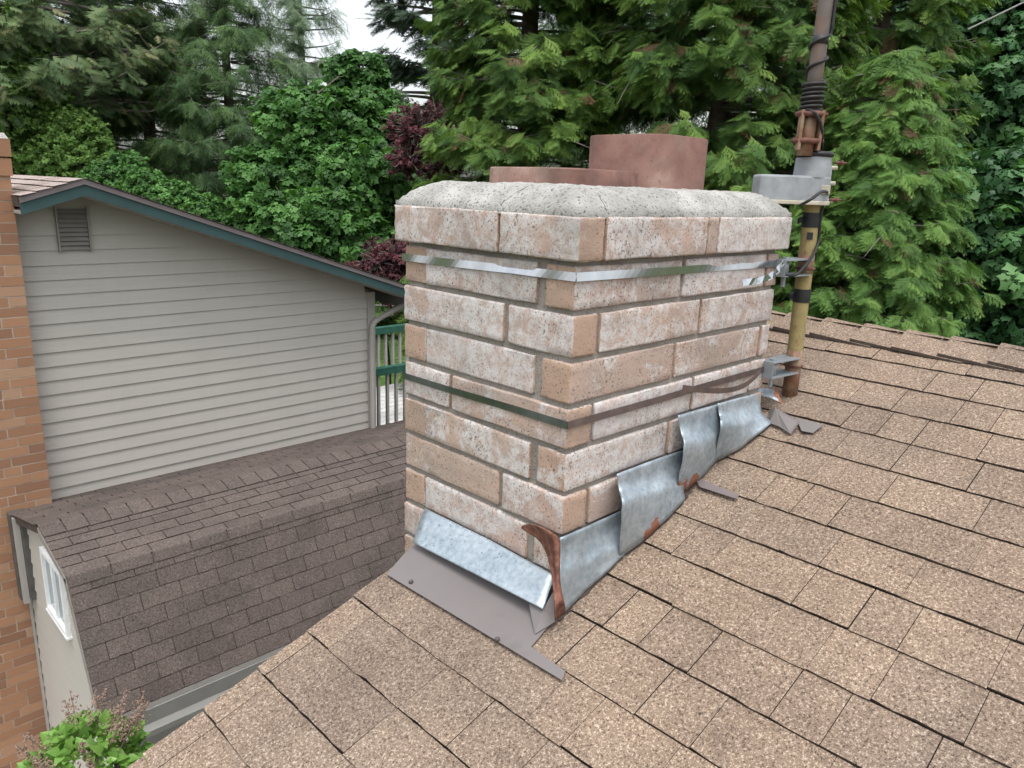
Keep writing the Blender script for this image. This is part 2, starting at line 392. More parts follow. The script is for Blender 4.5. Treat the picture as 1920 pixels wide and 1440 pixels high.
shingles(mb, (4.6, YR, rz(XR)-TP*(4.6-XR)), (0, -1, 0), dn, RN2, 4.6, 25, .1335, .165)
mb.build('rear_roof', [M['tan_shingle'], M['shingle_edge']], house)
# ridge caps
mb = MB(); r = random.Random(3)
y = .36; k = 0
ax = np.array([1, 0, TP])/s_
while y > -4.1:
    ln = .205; hw = .135+r.uniform(-.006, .006); off = r.uniform(-.006, .006)
    l1, l0 = .018, .003; t = r.random()
    def capline(yy, lift, th):
        pts = []
        for q in (-1, -.55, -.16, 0, .16, .55, 1):
            d = q*hw
            x = XR+d*.948+off*.3
            z = rz(XR)-abs(d)*.318+lift+.006-(.004 if q == 0 else 0)
            pts.append((x, yy+r.uniform(-.001, .001), z+th))
        return pts
    A = capline(y, l1, 0); B = capline(y-ln, l0, 0); A2 = capline(y, l1-.010, -.001)
    n7 = 7
    mb.add(A+B, [(j, j+1, n7+j+1, n7+j) for j in range(6)], 0, .02+.96*t)
    mb.add(A+A2, [(j, j+1, n7+j+1, n7+j) for j in range(6)], 1)
    lo = [np.array(A[0]), np.array(B[0])]; mb.add([lo[0], lo[1], lo[1]-(0, 0, .006), np.array(A2[0])], [(0, 1, 2, 3)], 1)
    y -= .134
mb.build('ridge_cap', [M['tan_shingle'], M['shingle_edge']], house)
# gable wall and rake board under the left roof edge
mb = MB()
mb.prism([(-2.0, YR-.16, -3.9), (4.4, YR-.16, -3.9), (4.4, YR-.16, rz(XR)-TP*(4.4-XR)-.06), (XR, YR-.16, rz(XR)-.06), (-2.0, YR-.16, rz(-2.0)-.06)], (0, -.1, 0))
mb.build('gable_wall', M['lap_siding'], house)
mb = MB()
for (xA, xB) in ((-2.1, 0.0), (L, XR)):
    mb.prism([(xA, YR-.012, rz(xA)-.012), (xB, YR-.012, rz(xB)-.012), (xB, YR-.012, rz(xB)-.15), (xA, YR-.012, rz(xA)-.15)], (0, -.03, 0))
mb.build('rake_board', M['teal_fascia'], house)

# ------------------------------------------------------------------ brick chimney
chim = empty('brick_chimney', (L/2, W/2, -3.9), 'speckled pink and white brick chimney with concrete crown standing on the tan roof', 'chimney')
def brick_mesh(bricks, name, parent, bevel=.0042):
    """bricks: (lo, hi, long axis 0/1, tint)"""
    V, Fc, T, H, RD = [], [], [], [], []
    for lo, hi, axis, tint in bricks:
        bm = bmesh.new(); bmesh.ops.create_cube(bm, size=1); rd_ = random.random()
        lo = np.array(lo); hi = np.array(hi); sz = hi-lo; c = (hi+lo)/2
        for v in bm.verts: v.co = Vector(c+np.array(v.co)*sz)
        bmesh.ops.bevel(bm, geom=list(bm.edges), offset=bevel, segments=2, profile=.6, affect='EDGES')
        longe = [e for e in bm.edges if e.calc_length() > .06]
        bmesh.ops.subdivide_edges(bm, edges=longe, cuts=5, use_grid_fill=True)
        for v in bm.verts:
            v.co += Vector((random.uniform(-1, 1), random.uniform(-1, 1), random.uniform(-1, 1)))*.0015
        bm.verts.index_update(); k = len(V)
        V += [tuple(v.co) for v in bm.verts]
        for f in bm.faces:
            Fc.append([v.index+k for v in f.verts]); T.append(tint); RD.append(rd_); H.append(1.0 if abs(f.normal[axis]) > .75 else 0.0)
        bm.free()
    me = bpy.data.meshes.new(name); me.from_pydata(V, [], Fc); setmats(me, M['brick'])
    for nm, d in (('tint', T), ('hdr', H), ('rnd', RD)):
        a = me.attributes.new(nm, 'FLOAT', 'FACE'); a.data.foreach_set('value', d)
    me.polygons.foreach_set('use_smooth', [True]*len(Fc))
    return link(name, me, parent)
bricks = []
HB, BT, DP = .0892, .012, .098
tints = {1: .35, 2: .5, 3: .5, 4: .3, 5: .62, 6: .6, 7: .55}
for i in range(1, 15):
    zb = -(i-1)*.1; zt = zb+HB-random.uniform(0, .003)
    tv = lambda: min(1, max(0.02, tints.get(i, .5)+random.uniform(-.28, .28)))
    j = lambda: random.uniform(-.002, .002)
    if i % 2:                                  # odd course: corner bricks run along the right face
        for yy in ((0, DP-.014), (W-.086, W)):
            segs = ((0, .383), (.395, .79), (.803, L)) if i % 4 == 1 else ((0, .381), (.392, .803), (.815, L))
            for s0, s1 in segs: bricks.append(((s0+j() if s0 else j(), yy[0]+j(), zb), (s1, yy[1]+j(), zt), 0, tv()))
        bricks.append(((j(), .108, zb), (DP, .488, zt), 1, tv())); bricks.append(((L-DP, .108, zb), (L+j(), .488, zt), 1, tv()))
    else:                                      # even course: corner bricks run along the left face
        cut = .199 if i % 4 == 2 else .388
        for xx in ((0, .079), (L-.079, L)):
            bricks.append(((xx[0]+j(), j(), zb), (xx[1]+j(), cut-.007, zt), 1, tv()))
            bricks.append(((xx[0]+j(), cut+.007, zb), (xx[1]+j(), W+j(), zt), 1, tv()))
        for yy in ((0, DP), (W-DP, W)):
            for s0, s1 in ((.091, .478), (.487, L-.088)): bricks.append(((s0, yy[0]+j(), zb), (s1, yy[1]+j(), zt), 0, tv()))
    if i == 2:                                 # this course's last brick reaches the far corner in the photo
        bricks = [b for b in bricks if not (b[0][2] == zb and b[0][0] > .7)]
        bricks = [b if not (b[0][2] == zb and b[0][0] == .487) else (b[0], (L, b[1][1], b[1][2]), b[2], b[3]) for b in bricks]
        bricks.append(((L-.098, DP+.01, zb), (L, W-DP-.01, zt), 1, .4))
shaft = brick_mesh(bricks, 'brick_shaft', chim)
mb = MB(); mb.box((.0075, .0075, -3.9), (L-.0075, W-.0075, .1)); mb.build('mortar_joint', M['mortar'], chim)
OV = .0185; cb, ct = .1007, .1882
cbr = []
for yy in ((-OV, .08), (W-.08, W+OV)):
    for s0, s1 in ((.069, .4505), (.4565, .4975), (.503, L+OV)): cbr.append(((s0, yy[0], cb), (s1, yy[1], ct), 0, .45))
for xx in ((-OV, .061), (L-.05, L+OV)):
    for s0, s1, t in ((-OV, .209, .5), (.217, W+OV, .35)):
        if xx[0] > .5: s0, s1 = max(s0, .085), min(s1, W-.085)
        cbr.append(((xx[0], s0, cb), (xx[1], s1, ct), 1, t))
brick_mesh(cbr, 'corbel_course', chim, .005)
mb = MB(); mb.box((-OV+.012, -OV+.012, cb+.004), (L+OV-.012, W+OV-.012, ct-.004)); mb.build('corbel_mortar', M['mortar'], chim)
# concrete crown
nx, ny = 70, 50; V = []; Fq = []
xs = np.linspace(-OV+.003, L+OV-.003, nx); ys = np.linspace(-OV+.003, W+OV-.003, ny)
nrg = np.random.default_rng(5); nz = nrg.normal(0, .0011, (nx, ny))
lump = np.zeros((nx, ny))
for _ in range(26):
    cx, cy, rr, aa = nrg.uniform(0, L), nrg.uniform(0, W), nrg.uniform(.04, .12), nrg.normal(0, .0022)
    lump += aa*np.exp(-((xs[:, None]-cx)**2+(ys[None]-cy)**2)/rr**2)
for i in range(nx):
    for jy in range(ny):
        dx = min(xs[i]-xs[0], xs[-1]-xs[i]); dy = min(ys[jy]-ys[0], ys[-1]-ys[jy])
        fx = 1-(1-min(dx/.085, 1))**1.55; fy = 1-(1-min(dy/.085, 1))**1.55
        f = (fx**-9+fy**-9)**(-1/9) if fx > 0 and fy > 0 else 0
        edge = 0 if f > 0 else 0
        V.append((xs[i], ys[jy], ct+.0015+(.010+.054*min(f, 1))+(nz[i, jy]+lump[i, jy])*(1 if f > 0 else .3)))
for i in range(nx-1):
    for jy in range(ny-1): Fq.append((i*ny+jy, (i+1)*ny+jy, (i+1)*ny+jy+1, i*ny+jy+1))
mb = MB(); mb.add(V, Fq)
ring = [i*ny for i in range(nx)]+[(nx-1)*ny+j for j in range(1, ny)]+[i*ny+ny-1 for i in range(nx-2, -1, -1)]+[j for j in range(ny-2, 0, -1)]
low = [(V[q][0], V[q][1], ct-.004) for q in ring]; k0 = len(V)
mb.v += low; n_ = len(ring)
for q in range(n_): mb.f.append([ring[q], k0+q, k0+(q+1) % n_, ring[(q+1) % n_]]); mb.m.append(0); mb.t.append(0)
crown = mb.build('concrete_crown', M['crown_concrete'], chim, smooth=True)
# hairline cracks in the crown follow the bricks below: thin dark grooves
def crown_z(x, y):
    dx = min(x-xs[0], xs[-1]-x); dy = min(y-ys[0], ys[-1]-y)
    fx = 1-(1-min(max(dx, 1e-4)/.085, 1))**1.55; fy = 1-(1-min(max(dy, 1e-4)/.085, 1))**1.55
    i = int(np.clip((x-xs[0])/(xs[1]-xs[0]), 0, nx-1)); jj = int(np.clip((y-ys[0])/(ys[1]-ys[0]), 0, ny-1))
    return ct+.0015+(.010+.054*min((fx**-9+fy**-9)**(-1/9), 1))+lump[i, jj]
mb = MB()
for line in ([(-.014+.006*q, .213-.003*q+random.uniform(-.003, .003)) for q in range(12)],
             [(.068+.002*q+random.uniform(-.002, .002), -.014+.006*q) for q in range(8)]):
    mb = MB(); mb.tube([(x, y, crown_z(x, y)-.0002) for x, y in line], [.0006*(1-q/len(line))+.0003 for q in range(len(line))], 5)
    mb.build('crown_crack', M['shingle_edge'], crown)
# clay flue tiles
def flue(x0, x1, y0, y1, z0, z1, rr, name, label):
    pts = []
    for cx, cy, a0 in ((x1-rr, y1-rr, 0), (x0+rr, y1-rr, 90), (x0+rr, y0+rr, 180), (x1-rr, y0+rr, 270)):
        for q in range(9):
            a = math.radians(a0+q*90/8); pts.append((cx+rr*math.cos(a), cy+rr*math.sin(a)))
    cx, cy = (x0+x1)/2, (y0+y1)/2; n = len(pts); mb = MB(); th = .018
    def inn(q): dx, dy = q[0]-cx, q[1]-cy; return (cx+dx*(1-th/abs(x1-x0)*2), cy+dy*(1-th/abs(y1-y0)*2))
    rings = [[(*q, z0) for q in pts], [(*q, z1-.003) for q in pts], [(cx+(q[0]-cx)*.985, cy+(q[1]-cy)*.985, z1) for q in pts],
             [(*inn(q), z1) for q in pts], [(*inn(q), z0-.1) for q in pts]]
    vs = [p for rg in rings for p in rg]
    fs = [(a*n+q, a*n+(q+1) % n, (a+1)*n+(q+1) % n, (a+1)*n+q) for a in range(4) for q in range(n)]
    mb.add(vs, fs); o = mb.build(name, M['clay'], chim, smooth=True)
    md = o.modifiers.new('e', 'EDGE_SPLIT'); md.split_angle = math.radians(40)
    o['label'] = label
flue(.115, .425, .135, .445, .22, .2865, .09, 'flue_tile', 'low red clay flue tile barely above the crown')
flue(.475, .745, .155, .425, .22, .384, .075, 'flue_tile', 'tall pink clay flue tile at the far end of the crown')

# ------------------------------------------------------------------ straps round the chimney
def ribbon(mb, path, wdt, th=.0012, m=0, lean=None):     # flat strip standing on edge; path points are its centre line, width vertical
    path = [np.asarray(q, float) for q in path]; vs = []
    for i, q in enumerate(path):
        d = path[min(i+1, len(path)-1)]-path[max(i-1, 0)]; d /= np.linalg.norm(d)
        up = np.array([0, 0, 1.]); up = up-d*(up@d); up /= np.linalg.norm(up); sdv = np.cross(d, up)
        if lean is not None: la = -lean(i/(len(path)-1)); up, sdv = up*math.cos(la)+sdv*math.sin(la), sdv*math.cos(la)-up*math.sin(la)
        for a, b in ((.5, .5), (.5, -.5), (-.5, -.5), (-.5, .5)): vs.append(q+up*a*wdt+sdv*b*th)
    fs = []
    for i in range(len(path)-1):
        for k in range(4): fs.append((4*i+k, 4*i+(k+1) % 4, 4*i+4+(k+1) % 4, 4*i+4+k))
    fs += [(0, 1, 2, 3), tuple(4*(len(path)-1)+k for k in (3, 2, 1, 0))]
    mb.add(vs, fs, m)
def strap(name, label, zl, zc, zr, wdt, mats, wob, leans):
    mb = MB(); o = .0045; r = random.Random(int(wdt*1e4))
    def seg(a, b, n, m, lean=None):
        pts = []
        for q in range(n+1):
            f = q/n; p_ = np.array(a)*(1-f)+np.array(b)*f
            w_ = wob*math.sin(f*math.pi)*math.sin(f*7+zc*40)
            p_ += np.array([w_ if abs(a[0]-b[0]) < .01 else 0, w_ if abs(a[1]-b[1]) < .01 else 0, 0]); pts.append(p_)
        ribbon(mb, pts, wdt, .0012, m, lean)
    seg((-o, W+o, zl), (-o, -o, zc), 36, 0, leans[0]); seg((-o, -o, zc), (L+o, -o, zr), 40, 1, leans[1])
    seg((L+o, -o, zr), (L+o, W+o, zr), 4, 0); seg((L+o, W+o, zr), (-o, W+o, zl), 4, 0)
    t = empty(name, (0, 0, zc), label, 'strap'); mb.build('band', mats, t); return t
zc1 = atY(1077, 520, -.004)[2]; zl1 = atX(757, 482, -.004)[2]; zr1 = atY(1458, 494, -.004)[2]
zc2 = atY(1064, 798, -.004)[2]; zl2 = atX(759, 705, -.004)[2]; zr2 = atY(1440, 690, -.004)[2]
s1 = strap('metal_strap', 'shiny steel strap wrapped around the chimney just below its top course', zl1, zc1, zr1, .018, [M['strap'], M['strap']], .003, (lambda f: .34*math.exp(-((f-.68)/.16)**2)*1.0+.16*math.sin(f*11)**2, lambda f: .10+.12*math.sin(f*9+1)))
s2 = strap('metal_strap', 'duller brown steel strap around the lower part of the chimney', zl2, zc2, zr2, .016, [M['strap_dark'], M['strap_dull']], .002, (lambda f: .10+.07*math.sin(f*9), lambda f: .12))
s1['group'] = s2['group'] = 'steel straps around the chimney'
mb = MB(); T1 = [atY(1392, 530, -.05), atY(1410, 523, -.052), atY(1435, 511, -.045), atY(1455, 498, -.035), atY(1468, 490, -.025)]
T1 = [T1[0]+(T1[-1]-T1[0])*f+np.array([0, -.018*math.sin(f*3.1), -.012*math.sin(f*3.1)]) for f in np.linspace(0, 1, 14)]
ribbon(mb, T1, .017, lean=lambda f: .25+.35*math.sin(f*26)); mb.build('loose_end', M['strap'], s1)
mb = MB()
q0, q1 = atY(1280, 727, -.05), atY(1425, 695, -.03)
T2 = [q0+(q1-q0)*f+np.array([0, -.03*math.sin(f*3.1), -.022*math.sin(f*3.1)]) for f in np.linspace(0, 1, 16)]
ribbon(mb, T2, .014); mb.build('loose_end', M['strap_dull'], s2)

# ------------------------------------------------------------------ antenna mast on the far corner
MY = -.022
ant = empty('antenna_mast', tuple(roof_at(1480, 738)), 'rusty yellow antenna mast with grey rotator beside the chimney', 'antenna mast')
pb = atY(1481, 736, MY); pt = atY(1528, 350, MY); pdir = (pt-pb)/np.linalg.norm(pt-pb)
def pz(z): return pb+pdir*((z-pb[2])/pdir[2])
def rings(mb, c0, c1, r, n=24, m=0): mb.tube([c0, c1], r, n, m)
mb = MB(); mb.tube([pz(z) for z in np.linspace(pb[2]-.003, .32, 30)], .0225, 24)
pole = mb.build('pole', M['yellow_pole'], ant, smooth=True); pole.modifiers.new('e', 'EDGE_SPLIT')
zv = lambda u, v: atY(u, v, MY)[2]
for (ua_, va, ub_, vb) in ((1490, 656, 1485, 740), (1508, 478, 1505, 512)):
    mb = MB(); mb.tube([pz(zv(ub_, vb)-.002), pz(zv(ua_, va))], .0229, 24); mb.build('rust_sleeve', M['rust_pole'], ant, smooth=True)
for v, h in ((412, 14), (553, 12)):
    mb = MB(); mb.tube([pz(zv(1505, v+h)), pz(zv(1505, v+2)), pz(zv(1505, v-h))], [.0245, .0252, .0245], 24); o = mb.build('tape_wrap', M['black_rubber'], ant)
    mb2 = MB(); q = pz(zv(1505, v)); mb2.obox(q+np.array([-.024, .012, -.006]), (-.014, .004, -.006), (.002, .006, 0), (0, 0, .014)); mb2.build('tape_tail', M['black_rubber'], o)
mb = MB(); q = pz(zv(1519, 441)); rv = np.array([.715, -.698, 0]); fv = np.array([-.698, -.715, 0])
mb.obox(q-rv*.013-.0*fv+fv*.0185-np.array([0, 0, .011]), rv*.015, fv*.0055, (0, 0, .02)); mb.build('tape_patch', M['black_rubber'], ant)
# rotator: oblong lower housing, drum above, rubber collar
LV = -rv                                       # photo-left, over the crown
zb0, zb1, zb2, zb3 = .222, .300, .352, .366
qa = pz(.26)
def hull(cent, r0, ext, half, n=14):           # footprint: rounded round the pole, tapering box towards LV
    pts = []
    for k in range(n+1):
        a = -math.pi/2+math.pi*k/n; pts.append(cent+rv*r0*math.cos(a)*.75+fv*r0*math.sin(a))
    pts += [cent+LV*ext*.9+fv*half, cent+LV*ext+fv*half*.75, cent+LV*ext-fv*half*.75, cent+LV*ext*.9-fv*half]
    return pts
mb = MB(); base = hull(qa, .052, .172, .05); z = lambda P, zz: [np.array([p_[0], p_[1], zz]) for p_ in P]
mb.prism(z(hull(qa, .05, .168, .048), zb0+.006), (0, 0, zb1-zb0-.006))
rot = mb.build('rotator', M['grey_cast'], ant, bevel=.006)
mb = MB(); mb.prism(z(hull(qa, .056, .178, .054), zb0), (0, 0, .011)); mb.build('base_flange', M['cream_metal'], rot, bevel=.002)
qd = pz(.32)+LV*.012
mb = MB(); mb.tube([np.array([qd[0], qd[1], zb1-.004]), np.array([qd[0], qd[1], zb1+.02]), np.array([qd[0]-.002, qd[1]+.002, zb2])], [.051, .050, .046], 28)
mb.build('drum', M['grey_cast'], rot, smooth=True).modifiers.new('e', 'EDGE_SPLIT')
mb = MB(); mb.tube([np.array([qd[0], qd[1], zz]) for zz in (zb2-.001, zb2+.004, zb2+.010, zb3)], [.046, .051, .051, .044], 28); mb.build('rubber_collar', M['black_rubber'], rot, smooth=True)
for zz in (.325, .283, .235):
    mb = MB(); mb.tube([qa+rv*.02+np.array([0, 0, zz-qa[2]])-fv*.012, qa+rv*.060+np.array([0, 0, zz-qa[2]])-fv*.012], .006, 10); mb.build('clamp_bolt', M['cream_metal'], rot, smooth=True)
for zz in (.338, .238):
    mb = MB(); c_ = qa+np.array([0, 0, zz-qa[2]])+fv*.014
    mb.tube([c_+rv*.04, c_+rv*.056, c_+rv*.058, c_+rv*.063, c_+rv*.064, c_+rv*.074], [.004, .004, .0075, .0075, .003, .003], 8); mb.build('rusty_bolt', M['dark_rust'], rot)
mb = MB(); q = qa+fv*.0485+rv*.012; mb.obox(np.array([q[0], q[1], .252])-rv*.014, rv*.026, fv*.0035, (0, 0, .024)); mb.build('worn_label', M['cream_metal'], rot, bevel=.003)
# upper mast
ua, ub = atY(1509, 285, MY+.012), atY(1550, -10, MY+.012); ud = (ub-ua)/np.linalg.norm(ub-ua)
def uz(v): t = (285-v)/295; return ua+(ub-ua)*t
mb = MB(); top = ua+ud*.9; mb.tube([ua-ud*.01, uz(215)], .021, 20); mb.build('mast_stub', M['rust_pole'], ant, smooth=True)
mb = MB(); mb.tube([uz(222), uz(120), uz(0), top], [.0195, .0195, .0195, .0185], 20); um = mb.build('upper_mast', M['mast_metal'], ant, smooth=True)
for sgn in (-1, 1):
    mb = MB(); mb.obox(uz(282)+rv*sgn*.027-rv*.004+fv*.004, uz(205)-uz(282), rv*.008, fv*.022)
    mb.build('clamp_plate', M['rust_pole'], ant)
for v in (264, 212):
    mb = MB(); c0 = uz(v)
    pts = [c0+rv*.032*math.cos(a)+fv*.030*math.sin(a) for a in np.linspace(0, 2*math.pi, 25)]
    mb.tube(pts, .0075, 8, cap=False); mb.tube([c0+rv*.028, c0+rv*.047], .006, 8)
    mb.build('mast_clamp', M['dark_rust'], ant, smooth=True)
mb = MB(); mb.tube([uz(81), uz(66)], .0212, 20); mb.build('tape_wrap', M['black_rubber'], ant, smooth=True)
# aerial above the frame with one rod hanging into it
hub = top-ud*.05; rod0 = CP+1.95*ray(1815, 55); rod1 = CP+1.95*ray(1990, -30)
mb = MB(); mb.tube([rod0, rod1], .0021, 8); mb.build('antenna_element', M['gutter_paint'], ant)
mb = MB(); mb.tube([rod1, rod1+np.array([-.05, .02, .12]), hub], .008, 8); mb.build('antenna_boom', M['wire'], ant)
# coax cable
mb = MB(); pts = []
for k in range(0, 8): pts.append(uz(-10+k*9)+rv*.022*math.cos(.4-k*.05)+fv*.012)
pts += [uz(v)+rv*.0235*math.cos(a)+fv*.0235*math.sin(a) for v, a in zip(np.linspace(62, 150, 30), np.linspace(.3, 4*math.pi+.3, 30))]
na = 6*16; pts += [uz(v)+(rv*math.cos(a)+fv*math.sin(a))*(.0265+.002*math.sin(a*.37)) for v, a in zip(np.linspace(153, 204, na), np.linspace(.3, .3+6*2*math.pi, na))]
pts += [uz(206)-rv*.02+fv*.030, uz(212)+fv*.037, uz(228)+rv*.018+fv*.034, uz(245)+rv*.03+fv*.026, uz(262)+rv*.036+fv*.014, uz(275)+rv*.05-fv*.01]
mb.tube(pts, .0042, 8)
cbl = mb.build('coax_cable', M['black_rubber'], None, smooth=True); tag(cbl, 'black cable coiled around the upper antenna mast above the grey rotator', 'cable')
def smooth_path(ctrl, n=8):
    P = [np.asarray(q, float) for q in ctrl]; P = [2*P[0]-P[1]]+P+[2*P[-1]-P[-2]]; out = []
    for i in range(1, len(P)-2):
        for q in range(n):
            t = q/n; a, b, c, d = P[i-1:i+3]
            out.append(.5*((2*b)+(c-a)*t+(2*a-5*b+4*c-d)*t*t+(3*b-a-3*c+d)*t**3))
    return out+[P[-2]]
mb = MB(); yy = MY-.05
mb.tube(smooth_path([atY(1500, 385, MY-.03), atY(1520, 374, MY-.06), atY(1540, 360, MY-.06), atY(1551, 362, MY-.045), atY(1544, 382, MY-.03), atY(1538, 412, MY-.025), atY(1535, 450, MY-.025), atY(1526, 475, MY-.03),
     atY(1508, 500, MY-.035), atY(1492, 515, MY-.03), atY(1470, 518, MY)]), .0042, 8)
tag(mb.build('coax_cable', M['black_rubber'], None, smooth=True), 'black cable looping out of the rotator and down the yellow pole', 'cable')
# brackets tying the pole to the straps
def bracket(z0, label):
    t = empty('wall_bracket', (L, -.01, z0), label, 'bracket', 'galvanized brackets clamping the pole')
    q = pz(z0); a = np.array([L-.012, -.012, z0]); d = np.array([q[0]-a[0], q[1]-a[1], 0]); ln = np.linalg.norm(d)-.02; d /= np.linalg.norm(d); s = np.array([-d[1], d[0], 0])
    h = .044
    for k, zz in enumerate((h/2, -h/2)):
        mb = MB(); z_ = np.array([0, 0, zz])
        mb.prism([a+z_-s*.022, a+z_+d*ln-s*.03, a+z_+d*(ln+.018)-s*.018, a+z_+d*(ln+.018)+s*.018, a+z_+d*ln+s*.03, a+z_+s*.022], (0, 0, .003)); mb.build('plate', M['zinc'], t)
    mb = MB(); mb.tube([a+d*.03+(0, 0, -h/2), a+d*.03+(0, 0, h/2)], .011, 14); mb.build('barrel', M['zinc'], t, smooth=True)
    mb = MB(); mb.obox(a-s*.02-d*.002+(0, 0, -h/2), d*.003, s*.04, (0, 0, h)); mb.build('back_plate', M['zinc'], t)
    mb = MB(); mb.tube([a+d*.03+(0, 0, -h/2-.03), a+d*.03+(0, 0, h/2+.003), a+d*.03+(0, 0, h/2+.0035), a+d*.03+(0, 0, h/2+.009)], [.007, .007, .012, .012], 6); mb.build('bolt', M['zinc'], t)
    mb = MB(); mb.tube([q+rv*.0255*math.cos(x)+fv*.0255*math.sin(x)+(0, 0, -.004) for x in np.linspace(0, 2*math.pi, 25)], .0035, 8, cap=False); mb.build('u_bolt', M['dark_rust'], t, smooth=True)
bracket(atY(1478, 503, -.02)[2], 'galvanized bracket holding the yellow pole at the upper strap')
bracket(atY(1452, 692, -.02)[2], 'galvanized bracket holding the rusty pole foot at the lower strap')

# ------------------------------------------------------------------ flashing
def bez(cols, nu=18, nv=18):
    """cols: columns of control points top->bottom; piecewise quadratic down, linear across"""
    out = []
    for iu in range(nu+1):
        f = iu/nu*(len(cols)-1); i = min(int(f), len(cols)-2); f -= i
        col = [np.asarray(a)*(1-f)+np.asarray(b)*f for a, b in zip(cols[i], cols[i+1])]
        P = smooth_path(col, 6); out.append([P[int(round(k/nv*(len(P)-1)))] for k in range(nv+1)])
    return out
def sheet(name, label, cat, cols, rust=(), parent=None, group=None, mat='galv', nu=18, nv=18, wob=.0012, th=.0018):
    G = bez(cols, nu, nv); V = [p_ for c in G for p_ in c]; m = nv+1
    V = [p_+np.array([-.25, -1, .35])*wob*(math.sin(p_[0]*37+p_[2]*23)+.8*math.sin(p_[0]*81-p_[2]*64+2)+.5*math.sin(p_[1]*170+p_[2]*130)) for p_ in V]
    fs = [(i*m+k, i*m+k+1, (i+1)*m+k+1, (i+1)*m+k) for i in range(nu) for k in range(nv)]
    mb = MB(); mb.add(V, fs); o = mb.build(name, M[mat], parent, smooth=True, solid=th)
    a = o.data.attributes.new('rust', 'FLOAT', 'POINT'); val = np.zeros(len(V))
    for c, r_ in rust:
        d = np.linalg.norm(np.array(V)-np.asarray(c), axis=1); val = np.maximum(val, np.clip(1-d/(3.4*r_), 0, 1))
    a.data.foreach_set('value', val)
    if parent is None: tag(o, label, cat, group)
    return o
def unit3(v): return v/np.linalg.norm(v)
G_ = 'galvanized step flashing along the chimney'
def rcol(top, mid, bot, yt=-.012, ym=-.03, lift=.016):
    return [atY(*top, yt), atY((top[0]+mid[0])/2, (top[1]+mid[1])/2, (yt*.75+ym*.25)), atY(*mid, ym), roof_at(*bot, lift)]
p1 = sheet('step_flashing', 'galvanized flashing piece at the chimney front corner with a rusty curled edge', 'flashing',
      [rcol((1050, 1008), (1046, 1085), (1041, 1166), -.016, -.035), rcol((1105, 985), (1100, 1060), (1098, 1108)), rcol((1180, 950), (1170, 1010), (1172, 1040))], group=G_)
mb = MB()
RP = [[(968, 990), (990, 979), (1020, 990), (1050, 1006)], [(1010, 1006), (1022, 1004), (1036, 1008), (1050, 1022)], [(1028, 1040), (1034, 1036), (1040, 1034), (1050, 1050)],
      [(1036, 1085), (1040, 1082), (1044, 1080), (1048, 1092)], [(1040, 1130), (1046, 1120), (1052, 1122), (1058, 1130)], [(1040, 1170), (1044, 1160), (1052, 1155), (1062, 1146)]]
rows_ = []
for i, row in enumerate(RP):
    rr_ = []
    for k, q in enumerate(row):
        if i < 4: rr_.append(atX(*q, -.014-.006*i) if k < 2 else atY(*q, -.02-.005*i))
        elif i == 4: rr_.append(atY(*q, -.068))
        else: rr_.append(roof_at(*q, .024))
    rows_.append(rr_)
V = [p_+unit3(CP-p_)*.022 for r_ in rows_ for p_ in r_]; mb.add(V, [(i*4+k, i*4+k+1, i*4+k+5, i*4+k+4) for i in range(5) for k in range(3)])
o = mb.build('rusty_edge', M['rust'], p1, smooth=True, solid=.002)
md = o.modifiers.new('s', 'SUBSURF'); md.levels = md.render_levels = 2
o.modifiers.move(1, 0)
sheet('step_flashing', 'curled galvanized flashing piece second up from the chimney front corner', 'flashing',
      [rcol((1156, 889), (1166, 950), (1161, 1047), -.02, -.06), rcol((1215, 866), (1222, 935), (1222, 1000), -.014, -.045), rcol((1286, 842), (1282, 900), (1284, 938))],
      rust=[(roof_at(1222, 990, .02), .016), (roof_at(1204, 996, .03), .011)], group=G_)
sheet('step_flashing', 'galvanized flashing piece with two rust patches near its bottom edge', 'flashing',
      [rcol((1270, 779), (1283, 842), (1266, 937), -.02, -.06), rcol((1312, 767), (1318, 840), (1305, 904), -.016, -.05), rcol((1352, 756), (1356, 815), (1342, 866))],
      rust=[(roof_at(1270, 925, .03), .026), (roof_at(1274, 905, .05), .015), (roof_at(1299, 902, .03), .014)], group=G_)
sheet('step_flashing', 'uppermost wide galvanized flashing piece tapering toward the antenna pole', 'flashing',
      [rcol((1345, 757), (1351, 800), (1339, 867), -.02, -.05), rcol((1384, 746), (1392, 800), (1392, 838), -.016, -.05), rcol((1420, 738), (1430, 775), (1448, 792))], group=G_)
# galvanized counter flashing on the left face
def lcol(top, bot, xb): a, b = atX(*top, -.008), atX(*bot, xb); return [a, a*.62+b*.38+np.array([-.002, 0, .001]), a*.3+b*.7, b]
sheet('counter_flashing', 'flat pale galvanized flashing strip leaning out over the brown apron', 'flashing',
      [lcol((797, 953), (773, 1017), -.072), lcol((920, 1013), (897, 1080), -.072), lcol((1042, 1080), (1017, 1142), -.07)], wob=.0006)
